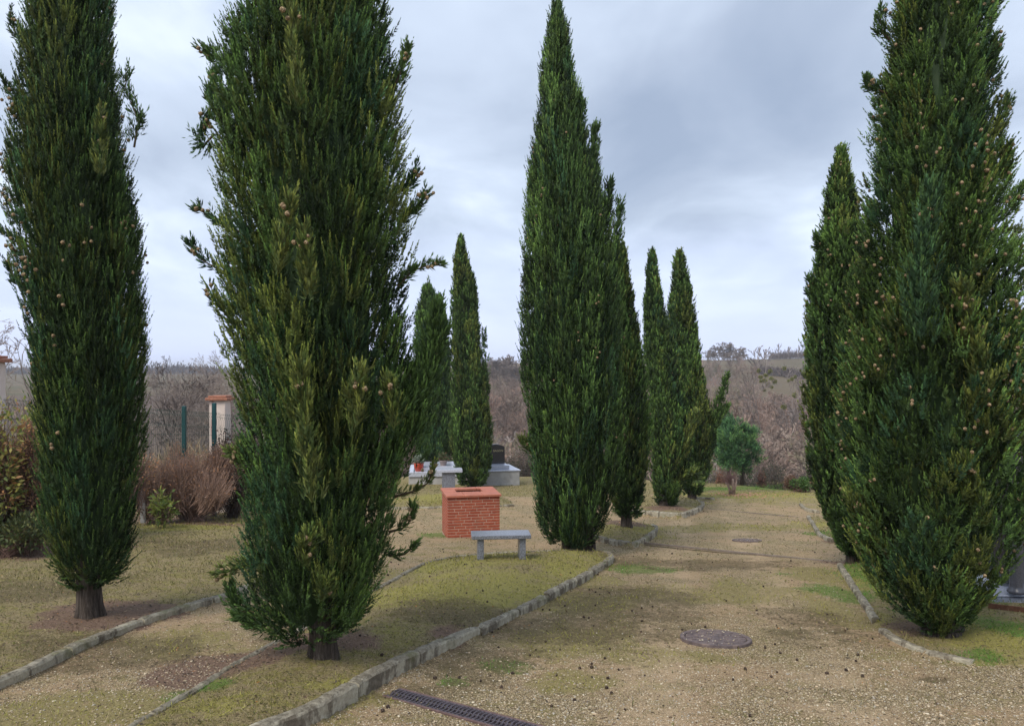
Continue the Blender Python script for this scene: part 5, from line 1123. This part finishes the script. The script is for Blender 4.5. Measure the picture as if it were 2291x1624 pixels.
# fallen leaves, needles and bark crumbs
x, y, z, wh = ground_pts(150000, 3.6, 26, 1.5, .72)
nd = mask(x, y, NEED, 0); li = mask(x, y, LITT, 3); patch = .5 + .5 * np.clip(wob(x * 2.3 + 4, y * 2.3), -1, 1)
k = r.random(len(x)) < (.045 + .12 * (wh > 0) * patch + .8 * nd + .40 * li * patch); x, y, z, nd = x[k], y[k], z[k], nd[k]; n = len(x)
P = np.stack([x, y, z + r.uniform(0, .006, n)], 1); D = unit(r.normal(0, 1, (n, 3)) * np.array([1, 1, .25]))
fn = unit(r.normal(0, .4, (n, 3)) + np.array([0, 0, 1])); nr = unit(np.cross(D, fn)); sc_ = np.clip(y / 7, .8, 2.4)
cc = np.array([[.10, .065, .04], [.17, .11, .07], [.06, .045, .03], [.26, .17, .10], [.13, .08, .06], [.34, .25, .15]])[r.integers(0, 6, n)] * r.uniform(.6, 1.25, (n, 1))
cc = np.where((r.random(n) < .02)[:, None], np.array([.45, .20, .06]), cc)
V, Fq = kites(P, D, nr, r.uniform(.012, .038, n) * sc_ ** .6, r.uniform(.002, .010, n) * sc_ ** .6)
tag(link('leaf_litter', arr_mesh('leaf_litter', V, Fq, cc), MAT_LEAF), 'brown leaves and needles lying over beds and path', 'leaf litter', kind='stuff'); print('litter', n)
# loose gravel
ico = bmesh.new(); bmesh.ops.create_icosphere(ico, subdivisions=1, radius=1); iv = np.array([v.co[:] for v in ico.verts]); inf = np.array([[v.index for v in f.verts] for f in ico.faces]); ico.free()
x, y, z, wh = ground_pts(60000, 3.6, 11, 1.5, .72); k = (wh == 0) & (r.random(len(x)) < (1 - .75 * mask(x, y, LITT, 3)) * (1 - .6 * mask(x, y, MOSS, 9)) * (.3 + .7 * (y < 6.5))); x, y, z = x[k], y[k], z[k]; n = len(x)
sz = r.uniform(.0022, .0072, (n, 1, 1)) * (1 + .6 * (r.random((n, 1, 1)) < .06)); sh = r.uniform(.6, 1.3, (n, 1, 3)) * np.array([1.15, 1, .6]); VV_ = iv[None] * (1 + r.normal(0, .10, (n, 12, 1))) * sz * sh
aa = r.uniform(0, 6.28, n); ca, sa = np.cos(aa)[:, None], np.sin(aa)[:, None]; VX = VV_[..., 0] * ca - VV_[..., 1] * sa; VY = VV_[..., 0] * sa + VV_[..., 1] * ca
VV_ = np.stack([VX + x[:, None], VY + y[:, None], VV_[..., 2] + z[:, None] + .002], -1).reshape(-1, 3); FF_ = (inf[None] + 12 * np.arange(n)[:, None, None]).reshape(-1, 3)
st = np.array([[.44, .36, .25], [.52, .43, .30], [.32, .25, .17], [.56, .49, .37], [.40, .36, .30], [.48, .37, .25]])[r.integers(0, 6, n)] * r.uniform(.7, 1.1, (n, 1))
tag(link('gravel', arr_mesh('gravel', VV_, FF_, np.repeat(st, 20, 0)), leafmat('loose_stone', 0.0, .9, .2)), 'loose pale gravel lying on the path in the foreground', 'gravel', kind='stuff'); print('gravel', n)
# fallen cypress cones, each its own object
m = M('old_dark_cone', .9, .15); v = m.voro(80, vec=m.obj); m.col(m.mix(m.step(v['Distance'], .2, .6), (.10, .072, .055), (.035, .025, .02))); DC = m.m
DCONE = []
for me in CONES[:3]: q = me.copy(); q.materials.clear(); q.materials.append(DC); DCONE.append(q)
nplaced = 0
while nplaced < 140:
    y = 4.2 + 9 * r.random() ** 1.2; x = r.uniform(-.25, .5) * y
    if (x / y > .12 and r.random() < .55) or (y < 5.6 and r.random() < .5): continue
    z, wh = hgt(x, y)
    if wh[0] != 0 and r.random() < .85: continue
    if wob(np.array([x * 1.4]), np.array([y * 1.4]))[0] < -.3 and r.random() < .7: continue
    o = link('fallen_cone', DCONE[int(r.integers(3))], None, None, (x, y, float(z[0]) + .008)); sc = r.uniform(.5, .95); o.scale = (sc, sc, sc * r.uniform(.7, 1)); o.rotation_euler = tuple(r.uniform(0, 6, 3))
    tag(o, 'small dark fallen cypress cone lying loose on the ground', 'cone', 'dark cypress cones scattered over the path and beds'); nplaced += 1

# ------------------------------------------------------------------ thin winter haze
hz_b = MB(); hz_b.box((0, 1450, 2), (9900, 3200, 38)); m = bpy.data.materials.new('haze'); m.use_nodes = True; t = m.node_tree
for nd_ in list(t.nodes):
    if nd_.type == 'BSDF_PRINCIPLED': t.nodes.remove(nd_)
pv = t.nodes.new('ShaderNodeVolumePrincipled'); pv.inputs['Color'].default_value = (.93, .95, 1, 1); pv.inputs['Density'].default_value = .0004
t.links.new(pv.outputs[0], t.nodes['Material Output'].inputs['Volume'])
tag(hz_b.build('haze', m), kind='stuff')
